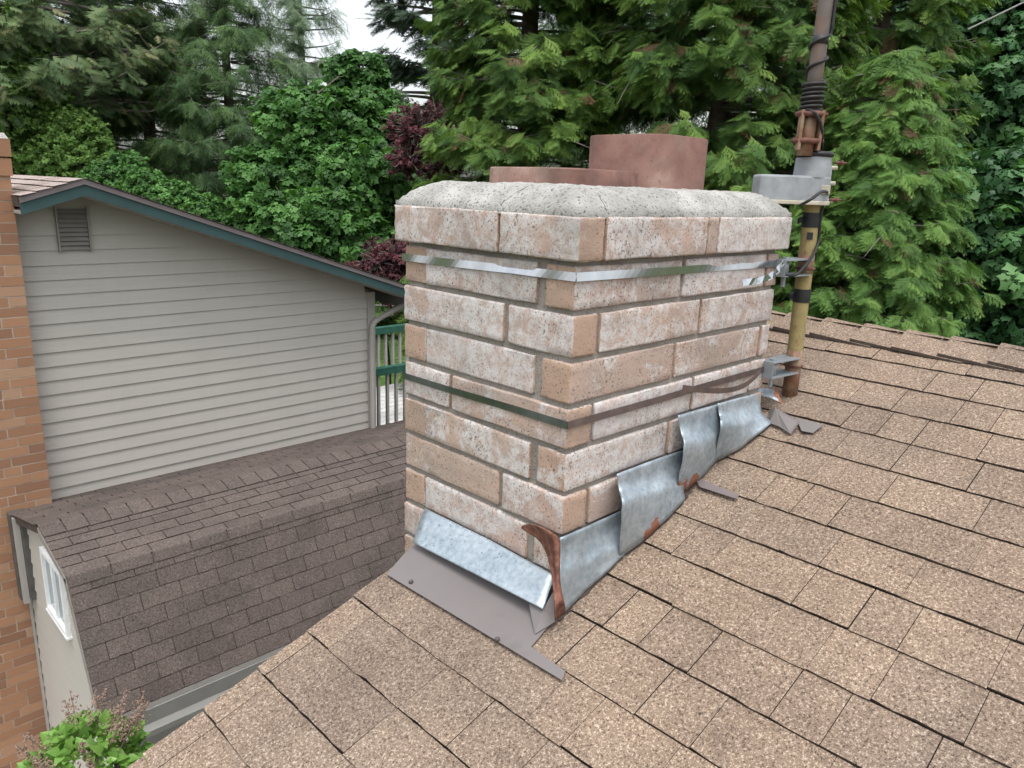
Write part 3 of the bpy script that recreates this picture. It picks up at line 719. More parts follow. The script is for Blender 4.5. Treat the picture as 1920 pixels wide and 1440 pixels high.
# brown apron under it
mb = MB(); ap = [roof_at(*q, .0125) for q in ((725, 1077), (757, 1040), (776, 1020))]
ap += [np.array([-.003, .36, rz(-.003)+.013]), np.array([-.003, -.01, rz(-.003)+.013])]
ap += [roof_at(*q, .0125) for q in ((1030, 1172), (996, 1213), (1060, 1259), (1054, 1276))]
mb.add(ap, [tuple(range(len(ap)))])
apr = empty('apron_flashing', tuple(roof_at(880, 1130)), 'brown sheet metal apron lying on the shingles below the chimney', 'flashing')
mb.build('sheet', M['apron'], apr, solid=.002)
mb = MB(); a, b = np.array([-.004, .47, rz(0)+.012]), np.array([-.004, -.01, rz(0)+.012])
mb.add([a, b, b+(0, 0, .022), a+(0, 0, .022)], [(0, 1, 2, 3)]); mb.build('upturned_leg', M['apron'], apr, solid=.002)
mb = MB(); k5 = [atX(992, 1131, -.062), atX(1018, 1142, -.062), atX(1043, 1100, -.03), roof_at(1040, 1166, .016), roof_at(1003, 1189, .016)]
mb.add(k5, [(0, 1, 4), (1, 3, 4), (1, 2, 3)]); mb.build('folded_corner', M['apron'], apr, solid=.0015)
for q in ((771, 1092), (933, 1200)):
    mb = MB(); c = roof_at(*q, .014); mb.tube([c, c+RN*.004, c+RN*.007], [.0055, .006, .003], 10); mb.build('nail_head', M['dark_trim'], apr, smooth=True)
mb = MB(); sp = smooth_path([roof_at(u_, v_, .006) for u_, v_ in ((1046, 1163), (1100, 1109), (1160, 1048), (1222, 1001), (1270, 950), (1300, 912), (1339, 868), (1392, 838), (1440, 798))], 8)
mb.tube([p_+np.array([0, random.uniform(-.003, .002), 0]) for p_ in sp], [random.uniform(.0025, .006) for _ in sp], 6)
tag(mb.build('dark_bead', M['shingle_edge'], None, smooth=True), 'dark sealant line where the galvanized step flashing meets the shingles', 'bead')  # thin dark bead of uneven thickness along the flashing's lower edge
# loose scraps near the pole
mb = MB(); P = [atY(1413, 737, -.03), atY(1424, 726, -.02), atY(1445, 730, -.03), atY(1457, 728, -.045), atY(1462, 740, -.05), atY(1465, 758, -.06), atY(1448, 748, -.06)]
P = [roof_at(1413, 738, .07), roof_at(1424, 728, .065), roof_at(1447, 730, .055), roof_at(1458, 728, .06), roof_at(1461, 742, .05), roof_at(1468, 757, .03), roof_at(1445, 746, .05)]
mb.add(P, [(0, 1, 2, 6), (2, 3, 4, 6), (4, 5, 6)])
o = mb.build('bent_scrap', M['galv'], None, solid=.0018); tag(o, 'small bent metal scrap with rusty tip beside the foot of the pole', 'metal scrap')
a_ = o.data.attributes.new('rust', 'FLOAT', 'POINT'); a_.data.foreach_set('value', [0, 0, .35, .9, .8, .6, .2])
mb = MB(); P = [roof_at(*q, l_) for q, l_ in (((1440, 770), .02), (1452, 764) and ((1454, 765), .045), ((1500, 790), .03), ((1483, 814), .014), ((1462, 800), .016), ((1443, 793), .016))]
mb.add(P, [(0, 1, 2, 3, 4, 5)]); P = [roof_at(*q, l_) for q, l_ in (((1492, 783), .014), ((1543, 797), .013), ((1524, 812), .0135), ((1503, 808), .016))]
mb.add(P, [(0, 1, 2, 3)]); o = mb.build('folded_scrap', M['apron'], None, solid=.0015); tag(o, 'folded brown sheet metal scrap lying on shingles past the flashing', 'metal scrap')
mb = MB(); mb.add([roof_at(*q, .015) for q in ((1306, 902), (1318, 900), (1386, 929), (1379, 935), (1312, 913))], [(0, 1, 2, 3, 4)])
o = mb.build('metal_sliver', M['brown_metal'], None, solid=.0015); tag(o, 'narrow brown metal sliver poking out from under a shingle', 'metal scrap')

# ------------------------------------------------------------------ neighbouring house
Y1 = 4.6; FY = 4.25; AX, AZ = .294, .204; SL = .3305
def gz(x): return AZ-abs(x-AX)*SL             # top of roof at fascia
nh = empty('neighbour_house', (1.2, 7.5, -3.9), 'greige lap sided house with teal gable fascia behind the chimney', 'house')
mb = MB(); lap = .095
zz = -1.965-.095*8
while zz < .1:
    zt = zz+lap
    def xl(h): return max(AX-(AZ-.10-h)/SL, -.62)
    def xr(h): return min(AX+(AZ-.10-h)/SL, 2.55)
    if xr(min(zt, .1)) > xl(min(zt, .1)) or True:
        zt2 = min(zt, .10)
        b0, b1, t0, t1 = xl(zz), xr(zz), xl(zt2), xr(zt2)
        if t1 < t0: t0 = t1 = AX
        vs = [(b0, Y1-.014, zz), (b1, Y1-.014, zz), (t1, Y1-.002, zt2), (t0, Y1-.002, zt2), (b0, Y1+.02, zz), (b1, Y1+.02, zz), (t1, Y1+.02, zt2), (t0, Y1+.02, zt2)]
        mb.add(vs, [(0, 1, 2, 3), (0, 4, 5, 1), (1, 5, 6, 2), (0, 3, 7, 4)])
    zz = zt
mb.build('siding_wall', M['lap_siding'], nh)
mb = MB(); mb.prism([(-.6, Y1+.03, -3.9), (2.6, Y1+.03, -3.9), (2.6, Y1+.03, gz(2.6)-.12), (AX, Y1+.03, AZ-.1), (-.6, Y1+.03, gz(-.6)-.12)], (0, 6.5, 0)); mb.build('house_body', M['trim_paint'], nh)
mb = MB(); mb.box((2.55, Y1-.03, -3.9), (2.625, Y1+.05, gz(2.6)-.13)); mb.build('corner_board', M['trim_paint'], nh)
TH = .034; YBACK = 4.97
for sgn, xe_ in ((1, 3.05), (-1, -.055)):
    mb = MB(); a = np.array([AX, FY, AZ-TH]); b = np.array([xe_, FY, gz(xe_)-TH]); dn_ = np.array([0, 0, -.068])
    mb.prism([a, b, b+dn_, a+dn_], (0, .018, 0)); mb.build('fascia', M['teal_fascia'], nh)
    mb = MB(); mb.prism([a+(0, -.012, 0), b+(0, -.012, 0), b+(0, -.012, TH-.003), a+(0, -.012, TH-.003)], (0, .06, 0)); mb.build('drip_edge', M['brown_metal'], nh)
    mb = MB(); mb.prism([a+(0, .019, -.066), b+(0, .019, -.066), b+(0, .019, -.050), a+(0, .019, -.050)], (0, .32, 0)); mb.build('soffit', M['soffit'], nh)
def slope_piece(xe_, xi_, ya_, yb_):
    sgn = 1 if xe_ > xi_ else -1; ln = abs(xe_-xi_)*math.hypot(1, SL)
    uu = np.array([-sgn, 0, SL]); uu = uu/np.linalg.norm(uu); nn = np.array([sgn*SL, 0, 1]); nn /= np.linalg.norm(nn); n_ = max(1, round(ln/.092))
    mb = MB(); shingles(mb, (xe_, ya_ if sgn > 0 else yb_, gz(xe_)), (0, sgn, 0), uu, nn, yb_-ya_, n_, ln/n_, .2, .008, .006, True)
    mb.build('roof', [M['pale_shingle'], M['shingle_edge']], nh)
    a = np.array([xi_, ya_+.05, gz(xi_)-.03]); b = np.array([xe_, ya_+.05, gz(xe_)-.03])
    mb = MB(); mb.prism([a+(0, 0, .028), b+(0, 0, .028), b+(0, 0, -.03), a+(0, 0, -.03)], (0, yb_-ya_-.08, 0)); mb.build('roof_deck', M['shingle_edge'], nh)
slope_piece(3.05, AX, FY-.02, FY+6.9); slope_piece(-.055, AX, FY-.02, FY+6.9); slope_piece(-2.4, -.055, YBACK, FY+6.9)
# gable vent
vt = MB(); x0v, x1v, z0v, z1v = .208, .378, -.255, .008
vt.box((x0v-.0, Y1-.012, z0v), (x1v, Y1+.03, z1v)); v_ = vt.build('gable_vent', M['dark_trim'], nh)
mb = MB(); nsl = 9
for k in range(nsl):
    zz = z0v+(z1v-z0v)*k/nsl; hgt = (z1v-z0v)/nsl
    mb.add([(x0v, Y1-.034, zz+.002), (x1v, Y1-.034, zz+.002), (x1v, Y1-.013, zz+hgt*.95), (x0v, Y1-.013, zz+hgt*.95), (x0v, Y1-.028, zz+.001), (x1v, Y1-.028, zz+.001)], [(0, 1, 2, 3), (0, 4, 5, 1)])
mb.box((x0v-.012, Y1-.036, z0v-.012), (x0v-.001, Y1-.01, z1v+.012)); mb.box((x1v+.001, Y1-.036, z0v-.012), (x1v+.012, Y1-.01, z1v+.012))
mb.build('louvre_slat', M['vent_paint'], v_)
# eave gutter and downspout
mb = MB(); mb.box((2.98, FY+.02, gz(3.0)-.17), (3.08, FY+6.5, gz(3.0)-.06)); mb.build('gutter', M['gutter_paint'], nh)
mb = MB(); yd = Y1-.055
dsp = [atY(u_, v_, yd) for u_, v_ in ((785, 560), (757, 572), (716, 594), (704, 602), (698, 612), (697, 640))]; dsp.append(np.array([dsp[-1][0]+.005, yd, -3.8]))
mb.tube(dsp, .025, 8)
mb.build('downspout', M['trim_paint'], nh, bevel=0)

# low mansard wing in front of it
XE, XW, XF = -.30, -.235, 4.2
prof = [(4.585, -1.945), (3.64, -1.712), (3.13, -1.815), (2.79, -2.50)]
wing = empty('low_wing', (1.5, 3.6, -3.9), 'low wing with brown shingled mansard roof between the two houses', 'house wing')
mb = MB()
for (ya, za), (yb, zb_) in ((prof[0], prof[1]),):
    d = np.array([0, yb-ya, zb_-za]); ln = np.linalg.norm(d); d /= ln; nn = np.array([0, .24, 1]); nn /= np.linalg.norm(nn)
    shingles(mb, (XF, ya, za), (-1, 0, 0), d, nn, XF-XE, int(ln/.1), .1, .22, .007, .007, True)
d = np.array([0, prof[1][0]-prof[2][0], prof[1][1]-prof[2][1]]); ln = np.linalg.norm(d); d /= ln; nn = np.array([0, -d[2], d[1]])
shingles(mb, (XE, prof[2][0], prof[2][1]), (1, 0, 0), d, nn, XF-XE, 6, ln/6, .22, .005, .006, True, groove=.0025)
d = np.array([0, prof[2][0]-prof[3][0], prof[2][1]-prof[3][1]]); ln = np.linalg.norm(d); d /= ln; nn = np.array([0, -d[2], d[1]])
shingles(mb, (XE, prof[3][0], prof[3][1]), (1, 0, 0), d, nn, XF-XE, 8, ln/8, .215, .005, .005, True, groove=.003, jit=.002)
wr = mb.build('roof', [M['brown_shingle'], M['shingle_edge']], wing)
mb = MB(); pr = [(XE+.01, y_, z_-.004) for y_, z_ in prof]; inn = [(XE+.01, 4.585, -2.0), (XE+.01, 3.64, -1.765), (XE+.01, 3.165, -1.86), (XE+.01, 2.84, -2.50)]
for k in range(3): mb.prism([pr[k], pr[k+1], inn[k+1], inn[k]], (XF-XE, 0, 0))
mb.build('roof_deck', M['shingle_edge'], wing)
# bullnose shingles folded over the break
mb = MB(); x = XE; r = random.Random(9)
while x < XF:
    b_ = np.array([0, prof[2][0], prof[2][1]]); up_ = np.array([0, .98, .2]); dw = np.array([0, -.44, -.9]); o_ = np.array([0, -.012, .012])
    P = [b_+up_*.010+np.array([0, -.001, .007]), b_+up_*.004+o_*.62, b_+o_*.66, b_+dw*.006+o_*.7, b_+dw*.055+np.array([0, -.009, .003])]
    x1_ = min(x+.215, XF); vs = [p_+np.array([x+.004, 0, 0]) for p_ in P]+[p_+np.array([x1_-.004, 0, 0]) for p_ in P]
    mb.add(vs, [(k, k+1, 5+k+1, 5+k) for k in range(4)], 0, r.uniform(.05, .4)); x = x1_
mb.build('bullnose', [M['brown_shingle'], M['shingle_edge']], wing, smooth=True)
# ridge caps of the wing
mb = MB(); x = XE; hw = .125
while x < XF:
    lf = .011; P = lambda xx, l_: [(xx, prof[1][0]+hw, prof[1][1]-hw*.245+l_+.007), (xx, prof[1][0], prof[1][1]+l_+.009), (xx, prof[1][0]-hw, prof[1][1]-hw*.2+l_+.007)]
    A, B = P(x+.002, .004), P(x+.1125, .006); t = r.random()
    mb.add(A+B, [(0, 1, 4, 3), (1, 2, 5, 4)], 0, .02+.9*t)
    Bl = P(x+.1125, -.006); mb.add(B+Bl, [(0, 1, 4, 3), (1, 2, 5, 4)], 1); mb.add([A[2], B[2], Bl[2], P(x, -.006)[2]], [(0, 1, 2, 3)], 1)
    x += .118
mb.build('ridge_cap', [M['brown_shingle'], M['shingle_edge']], wing)
# end wall with laps, window and trims
ew = MB(); zz = -3.9; 
def yfr(h):                                    # front edge of the end wall under the steep roof
    if h < -2.5: return 2.87
    if h < -1.86: return 2.87+(h+2.5)/.64*.30
    return 3.17+(h+1.86)*4.8
while zz < -1.78:
    zt = min(zz+.10, -1.78)
    yb_ = lambda h: min(4.44, 3.64+(-1.79-h)/.246)
    y0a, y0b = yfr(zz), min(yfr(zt), 4.44)
    if zt > -1.80: zt = -1.80; y0b = 3.5
    ew.add([(XW-.009, y0a, zz), (XW-.009, yb_(zz), zz), (XW-.001, yb_(zt), zt), (XW-.001, min(y0b, yb_(zt)), zt), (XW+.03, y0a, zz), (XW+.03, yb_(zz), zz)], [(0, 1, 2, 3), (0, 4, 5, 1)]); zz += .10
ew.build('end_wall', M['lap_siding'], wing)
mb = MB(); mb.box((XW-.022, 4.41, -3.9), (XW-.010, 4.446, -2.45)); mb.build('corner_trim', M['trim_paint'], wing)
mb = MB(); mb.box((XE+.03, 4.26, -2.47), (XW+.02, 4.43, -1.89)); mb.build('soffit_return', M['dark_trim'], wing)
mb = MB(); mb.box((XE-.004, 4.30, -2.50), (XE+.028, 4.34, -1.90)); mb.build('rake_board', M['trim_paint'], wing)
mb = MB(); mb.box((XE-.012, 4.345, -2.49), (XE+.028, 4.42, -1.885)); mb.build('rake_end', M['dark_trim'], wing)
mb = MB()
for k in range(3):
    a, b = np.array([XE-.002, *prof[k]]), np.array([XE-.002, *prof[k+1]])
    if k == 0: continue
    mb.prism([a-(0, 0, .006), b-(0, 0, .006), b-(0, 0, .04) if k < 2 else b+np.array([0, .05, 0]), a-(0, 0, .055) if k < 2 else a+np.array([0, .05, -.03])], (.025, 0, 0))
mb.build('rake_trim', M['vent_paint'], wing)
wy0, wy1, wz0, wz1 = 3.44, 3.86, -2.34, -1.93
win = MB(); fr = .028
for lo, hi in (((XW-.03, wy0, wz0), (XW+.01, wy0+fr, wz1)), ((XW-.03, wy1-fr, wz0), (XW+.01, wy1, wz1)), ((XW-.03, wy0+fr, wz1-fr), (XW+.01, wy1-fr, wz1)), ((XW-.034, wy0+fr, wz0), (XW+.01, wy1-fr, wz0+fr)), ((XW-.026, (wy0+wy1)/2-.018, wz0+fr), (XW+.01, (wy0+wy1)/2+.018, wz1-fr))): win.box(lo, hi)
wo = win.build('window', M['white_vinyl'], wing)
mb = MB(); mb.box((XW-.012, wy0+fr, wz0+fr), (XW-.010, wy1-fr, wz1-fr)); mb.build('pane', M['glass'], wo)
mb = MB(); mb.box((XW-.036, wy0-.008, wz0-.014), (XW-.002, wy1+.008, wz0-.002)); mb.build('sill', M['white_vinyl'], wo)
# front wall below and gutter
mb = MB(); mb.box((XW+.03, 2.9, -3.9), (XF, 2.95, -2.5)); mb.build('front_wall', M['trim_paint'], wing)
mb = MB(); gy0, gy1 = 2.60, 2.785; gzz = -2.535
mb.prism([(XE-.02, gy1, gzz), (XE-.02, gy1, gzz-.1), (XE-.02, gy0+.03, gzz-.1), (XE-.02, gy0, gzz-.03), (XE-.02, gy0, gzz), (XE-.02, gy0+.012, gzz), (XE-.02, gy0+.012, gzz-.028), (XE-.02, gy0+.04, gzz-.085), (XE-.02, gy1-.01, gzz-.085), (XE-.02, gy1-.01, gzz)], (XF-XE, 0, 0))
mb.build('gutter', M['gutter_paint'], wing)
mb = MB(); mb.box((XE+.0, 2.787, -2.66), (XF, 2.86, -2.505)); mb.build('eave_fascia', M['trim_paint'], wing)

# orange brick chimney at the far left
BC = empty('orange_brick_chimney', (-.6, 4.75, -3.9), 'tall orange brick chimney at the left against the greige siding', 'chimney')
XB, YB = -.047, 4.45; bh = .0640; zz = -3.85; i = 0; mb = MB(); r = random.Random(21); k = 0
while zz < .20:
    x = XB; first = True; k += 1
    seqs = []
    ofs = (k % 3)*.09
    xx = XB
    while xx > -1.3:
        ln = (.20 if r.random() < .72 else .098)
        if xx == XB: ln = (.20, .098, .15)[k % 3]
        dz = zz; jt = .0075; yb = YB+r.uniform(-.0015, .0005)
        mb.box((xx-ln+jt, yb, zz+jt), (xx if xx < XB else XB, YB+.09, zz+bh), 0, .05+.9*r.random()); xx -= ln
    y_ = YB+.1; 
    while y_ < YB+.45:
        ln = .2; mb.box((XB-.09, y_, zz+.006), (XB+.0005, min(y_+ln-.008, YB+.5), zz+bh), 0, .05+.9*r.random()); y_ += ln
    zz += bh
mb.build('brick_shaft', M['orange_brick'], BC)
mb = MB(); mb.box((-1.3, YB+.0015, -3.9), (XB-.0015, YB+.49, .2)); mb.build('mortar_joint', M['pale_mortar'], BC)
mb = MB()
for q, zc_ in enumerate((.205, .315)):
    for s0, s1 in ((-.24, -.034), (-.45, -.247), (-.66, -.457), (-.87, -.667)): mb.box((s0, YB-.012-.006*q, zc_), (s1+.004*q, YB+.5, zc_+.10), 0, .3+.25*r.random())
mb.build('corbel_course', M['orange_brick'], BC)
mb = MB(); mb.prism([(-1.22, YB-.016, .417), (-.036, YB-.016, .417), (-.05, YB+.01, .45), (-1.2, YB+.01, .45)], (0, .44, 0)); mb.build('concrete_crown', M['crown_concrete'], BC)

# ------------------------------------------------------------------ ground, deck, railings
def struct(name, mb, m): return tag(mb.build(name, m), kind='structure')
mb = MB(); mb.add([(-120, -120, -3.9), (120, -120, -3.9), (120, 120, -3.9), (-120, 120, -3.9)], [(0, 1, 2, 3)]); struct('ground', mb, M['lawn'])
mb = MB(); mb.add([(4.6, 8.3, -3.885), (18, 8.3, -3.885), (26, 26, -3.885), (4.6, 26, -3.885)], [(0, 1, 2, 3)]); struct('lawn', mb, M['sunlit_lawn'])
mb = MB(); mb.box((-3, .6, -3.896), (4.0, 4.44, -3.88)); struct('concrete_path', mb, M['concrete'])
mb = MB()
for k in range(14):
    mb.box((2.75, 5.75+k*.16, -2.70), (5.6, 5.75+k*.16+.148, -2.66))
for px_, py_ in ((2.9, 5.9), (5.4, 5.9), (2.9, 7.8), (5.4, 7.8)): mb.box((px_, py_, -3.9), (px_+.09, py_+.09, -2.70))
dk = mb.build('timber_deck', M['deck_board']); tag(dk, 'pale timber deck behind the house corner seen through the railing', 'deck')
def railing(y, xa_, xb_, zt, zb_, label, step=.105, low=True):
    t = empty('deck_railing', (xa_, y, zb_), label, 'railing', 'railings by the house corner')
    mb = MB(); mb.box((xa_, y-.045, zt-.075), (xb_, y+.045, zt)); mb.build('top_rail', M['green_paint'], t)
    if low: mb = MB(); mb.box((xa_, y-.02, zb_), (xb_, y+.02, zb_+.04)); mb.build('bottom_rail', M['green_paint'], t)
    x = xa_+.03; k = 0
    while x < xb_:
        wd = .05 if k % 5 == 2 else .028; mb = MB(); mb.box((x, y-.016, zb_+(.04 if low else 0)), (x+wd, y+.016, zt-.076)); mb.build('baluster', M['rail_paint'], t); x += step; k += 1
railing(6.4, 3.55, 4.6, -1.42, -1.98, 'farther deck railing with thick green top rail in front of lawn')
railing(5.5, 2.9, 4.0, -1.655, -2.85, 'nearer tall railing with thin green rail beside the downspout', .115, False)
# chain-link fence far behind
fe = empty('chain_link_fence', (9, 14, -3.9), 'grey chain link fence at the back of the lawn', 'fence')
for k in range(7):
    mb = MB(); x_, y_ = 5.0+k*1.3, 15.2-k*1.1; mb.tube([(x_, y_, -3.9), (x_, y_, -2.3)], .03, 8); mb.build('post', M['wire'], fe)
mb = MB(); mb.tube([(5, 15.2, -2.32), (12.8, 8.6, -2.32)], .022, 8); mb.build('top_rail', M['wire'], fe)
mb = MB(); dd = np.array([7.8, -6.6, 0]); n_ = 90
for k in range(n_):
    for s_g in (1, -1):
        f0 = k/n_; f1 = f0+s_g*.157; 
        if 0 <= f1 <= 1: mb.tube([np.array([5, 15.2, -3.88])+dd*f0, np.array([5, 15.2, -2.34])+dd*f1], .004, 3, cap=False)
mb.build('wire_mesh', M['wire'], fe)
exec_trees = True

# ------------------------------------------------------------------ foliage
def unit(v): return v/(np.linalg.norm(v, axis=-1, keepdims=True)+1e-9)
def tmpl_cedar(pairs=7, lobes=2, seed=1):     # flat drooping frond along +X, plane XY
    g = np.random.default_rng(seed); V = []; T = []
    def tri(a, b, c): k = len(V); V.extend([a, b, c]); T.append((k, k+1, k+2))
    def axis(s): return np.array([s, 0, -.22*s*s])
    tri(axis(0)+np.array([0, .012, 0]), axis(0)-np.array([0, .012, 0]), axis(1.0))
    for i in range(pairs):
        s = .08+.86*i/pairs
        for sg in (1, -1):
            b = axis(s+g.uniform(-.02, .02)); ln = (.42*(1-s)**.7+.10)*g.uniform(.8, 1.15); a = math.radians(g.uniform(28, 50))
            d = np.array([math.cos(a), sg*math.sin(a), -.18-.2*g.random()]); n = np.array([-d[1], d[0], 0])
            tri(b+n*.013, b-n*.013, b+d*ln)
            for q in range(lobes):
                f = .22+.6*q/max(1, lobes-.0)
                for s2 in (1, -1):
                    bb = b+d*ln*f; l2 = ln*(.62-.30*f)*g.uniform(.8, 1.2)
                    d2 = d*.85+n*s2*.5+np.array([0, 0, -.16]); tri(bb+n*.011+d*.006, bb-n*.011-d*.006, bb+d2*l2)
    return np.array(V), np.array(T)
def tmpl_needle(pairs=9, seed=2):             # fir twig: short narrow side twigs
    g = np.random.default_rng(seed); V = []; T = []
    def tri(a, b, c): k = len(V); V.extend([a, b, c]); T.append((k, k+1, k+2))
    for i in range(pairs):
        s = .05+.9*i/pairs
        for sg in (1, -1):
            b = np.array([s, 0, -.05*s]); ln = (.38*(1-s)+.13)*g.uniform(.7, 1.2); a = math.radians(g.uniform(45, 65))
            d = np.array([math.cos(a), sg*math.sin(a), g.uniform(-.25, .1)]); n = np.array([-d[1], d[0], 0])
            tri(b+n*.035, b-n*.035, b+d*ln)
    tri(np.array([0, .02, 0]), np.array([0, -.02, 0]), np.array([1.05, 0, -.06]))
    return np.array(V), np.array(T)
def tmpl_rosette(nl=7, lobed=True, seed=3):   # bunch of broad leaves drooping round a twig end
    g = np.random.default_rng(seed); V = []; T = []
    for i in range(nl):
        a = 2*math.pi*i/nl+g.uniform(-.3, .3); ln = g.uniform(.7, 1.1); dr = g.uniform(.1, .7)
        d = np.array([math.cos(a), math.sin(a), -dr]); d /= np.linalg.norm(d); n = np.array([-math.sin(a), math.cos(a), g.uniform(-.25, .25)]); o = d*.28
        if lobed: out = [(0, 0), (.12, .34), (.38, .26), (.52, .52), (.70, .22), (1, 0), (.70, -.22), (.52, -.52), (.38, -.26), (.12, -.34)]
        else: out = [(0, 0), (.25, .26), (.6, .27), (1, 0), (.6, -.27), (.25, -.26)]
        P = [o+d*ln*x+n*ln*y+np.array([0, 0, -.35*ln*(x*x)*.5-.25*abs(y)*ln]) for x, y in out]; k = len(V); V.extend(P)
        for q in range(1, len(P)-1): T.append((k, k+q, k+q+1))
    return np.array(V), np.array(T)
def scatter(tm, pos, xax, zax, scale, tint, drop=0):
    """copies of a template at pos with local x,z axes"""
    V, T = tm; x = unit(xax); y = unit(np.cross(zax, x)); z = np.cross(x, y); m = len(pos); n = len(V)
    R_ = np.stack([x, y, z], axis=2)*scale[:, None, None]
    P = np.einsum('mij,nj->mni', R_, V)+pos[:, None, :]
    F_ = (T[None]+(np.arange(m)*n)[:, None, None]).reshape(-1, 3)
    ti = np.repeat(tint, len(T))
    return P.reshape(-1, 3), F_, ti
def limbs(mb, segs, n=5):
    for pts, rs in segs: mb.tube(pts, rs, n, cap=False)
def place(u, t): q = CP+t*ray(u, 360); return np.array([q[0], q[1]])
def make_tree(name, label, cat, u, t, parts, group='trees behind the houses'):
    xy = place(u, t); e = empty(name, (xy[0], xy[1], -3.9), label, cat, group)
    for nm, fn in parts: fn(nm, e, xy)
    return e
TOCAM = lambda xy: unit(CP[:2]-xy)
def conifer(u, t, ztop, zbot, rad, nb, ns, tm, sc_, leaf, droop=.35, upturn=.25, lean=1.0, seed=0, trunk_r=.16, zmax=None, taper=1.0, name='conifer_tree', label='', twigs=True, tipdown=.7, backcull=.35, bark='bark', twigm='grey_twig', gap=0.0, limbr=.018):
    g = np.random.default_rng(seed+100); xy = place(u, t); tc = TOCAM(xy)
    e = empty(name, (xy[0], xy[1], -3.9), label, 'tree', 'trees behind the houses')
    zmax = min(zmax, ztop) if zmax is not None else ztop
    mb = MB(); H = ztop+3.9
    mb.tube([(xy[0]+g.normal(0, .02), xy[1]+g.normal(0, .02), -3.9+H*f) for f in np.linspace(0, .97, 12)], [trunk_r*(1-f)**.8+.015 for f in np.linspace(0, .97, 12)], 10)
    mb.build('trunk', M[bark], e, smooth=True)
    pos, xa_, za_, scl, tin = [], [], [], [], []; segs = []
    for b in range(nb):
        h = zbot+(zmax-zbot)*g.random()**.92
        a = g.uniform(0, 2*math.pi); d2 = np.array([math.cos(a), math.sin(a)])
        face = d2@tc
        if face < -.25 and g.random() > backcull: continue
        rr = rad*((ztop-h)/(ztop-zbot))**taper*g.uniform(.72, 1.12)+.12
        if gap and math.sin(h*3.1+a*2+seed) < -1+gap: continue
        bt = g.random()
        pts = []
        for f in np.linspace(.05, 1, 8):
            dz = rr*(.10*f-droop*f*f+upturn*f**4)
            sw = .06*rr*math.sin(f*4+b)
            pts.append(np.array([xy[0]+d2[0]*rr*f-d2[1]*sw, xy[1]+d2[1]*rr*f+d2[0]*sw, h+dz]))
        segs.append((pts, [limbr*(1-.85*f)*(1+rr*.25) for f in np.linspace(0, 1, 8)]))
        m = max(3, int(ns*g.uniform(.7, 1.2)*(rr/rad)**.6))
        f = np.sqrt(g.uniform(.10, 1.0, m)); P = np.array(pts); idx = f*7; i0 = np.minimum(idx.astype(int), 6); fr_ = (idx-i0)[:, None]
        base = P[i0]*(1-fr_)+P[i0+1]*fr_; dirv = unit(P[i0+1]-P[i0])
        side = np.array([-d2[1], d2[0], 0])
        sgn = g.choice([-1, 1], m)[:, None]*g.uniform(.2, 1.1, m)[:, None]
        sd_ = unit(dirv*g.uniform(.3, 1.0, m)[:, None]+side*sgn+np.array([0, 0, -1])*g.uniform(tipdown*.3, tipdown*1.3, m)[:, None])
        zz = unit(np.array([d2[0]*.5, d2[1]*.5, .8])+g.normal(0, .35, (m, 3)))
        off = g.normal(0, .035, (m, 3))*rr
        pos.append(base+off); xa_.append(sd_); za_.append(zz); scl.append(sc_*g.uniform(.65, 1.25, m))
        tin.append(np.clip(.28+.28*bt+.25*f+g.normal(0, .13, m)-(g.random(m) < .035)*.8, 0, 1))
    pos, xa_, za_, scl, tin = (np.concatenate(q) for q in (pos, xa_, za_, scl, tin))
    V, T, ti = scatter(tm, pos, xa_, za_, scl, tin)
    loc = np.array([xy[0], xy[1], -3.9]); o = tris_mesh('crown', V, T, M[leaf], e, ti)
    mb = MB(); limbs(mb, segs)
    if twigs:
        for k in range(int(nb*.5)):
            q = pos[g.integers(len(pos))]; d = np.array([*(tc*g.uniform(-.2, .6)), 0])+g.normal(0, .5, 3)*np.array([1, 1, .3]); ln = rad*g.uniform(.12, .3)
            mb.tube([q+d*ln*f+np.array([0, 0, -.5*ln*f*f+(.25*ln*f**3)]) for f in np.linspace(0, 1, 6)], [.007*(1-.8*f) for f in np.linspace(0, 1, 6)], 4, cap=False)
    mb.build('branch', M[twigm], e)
    return e
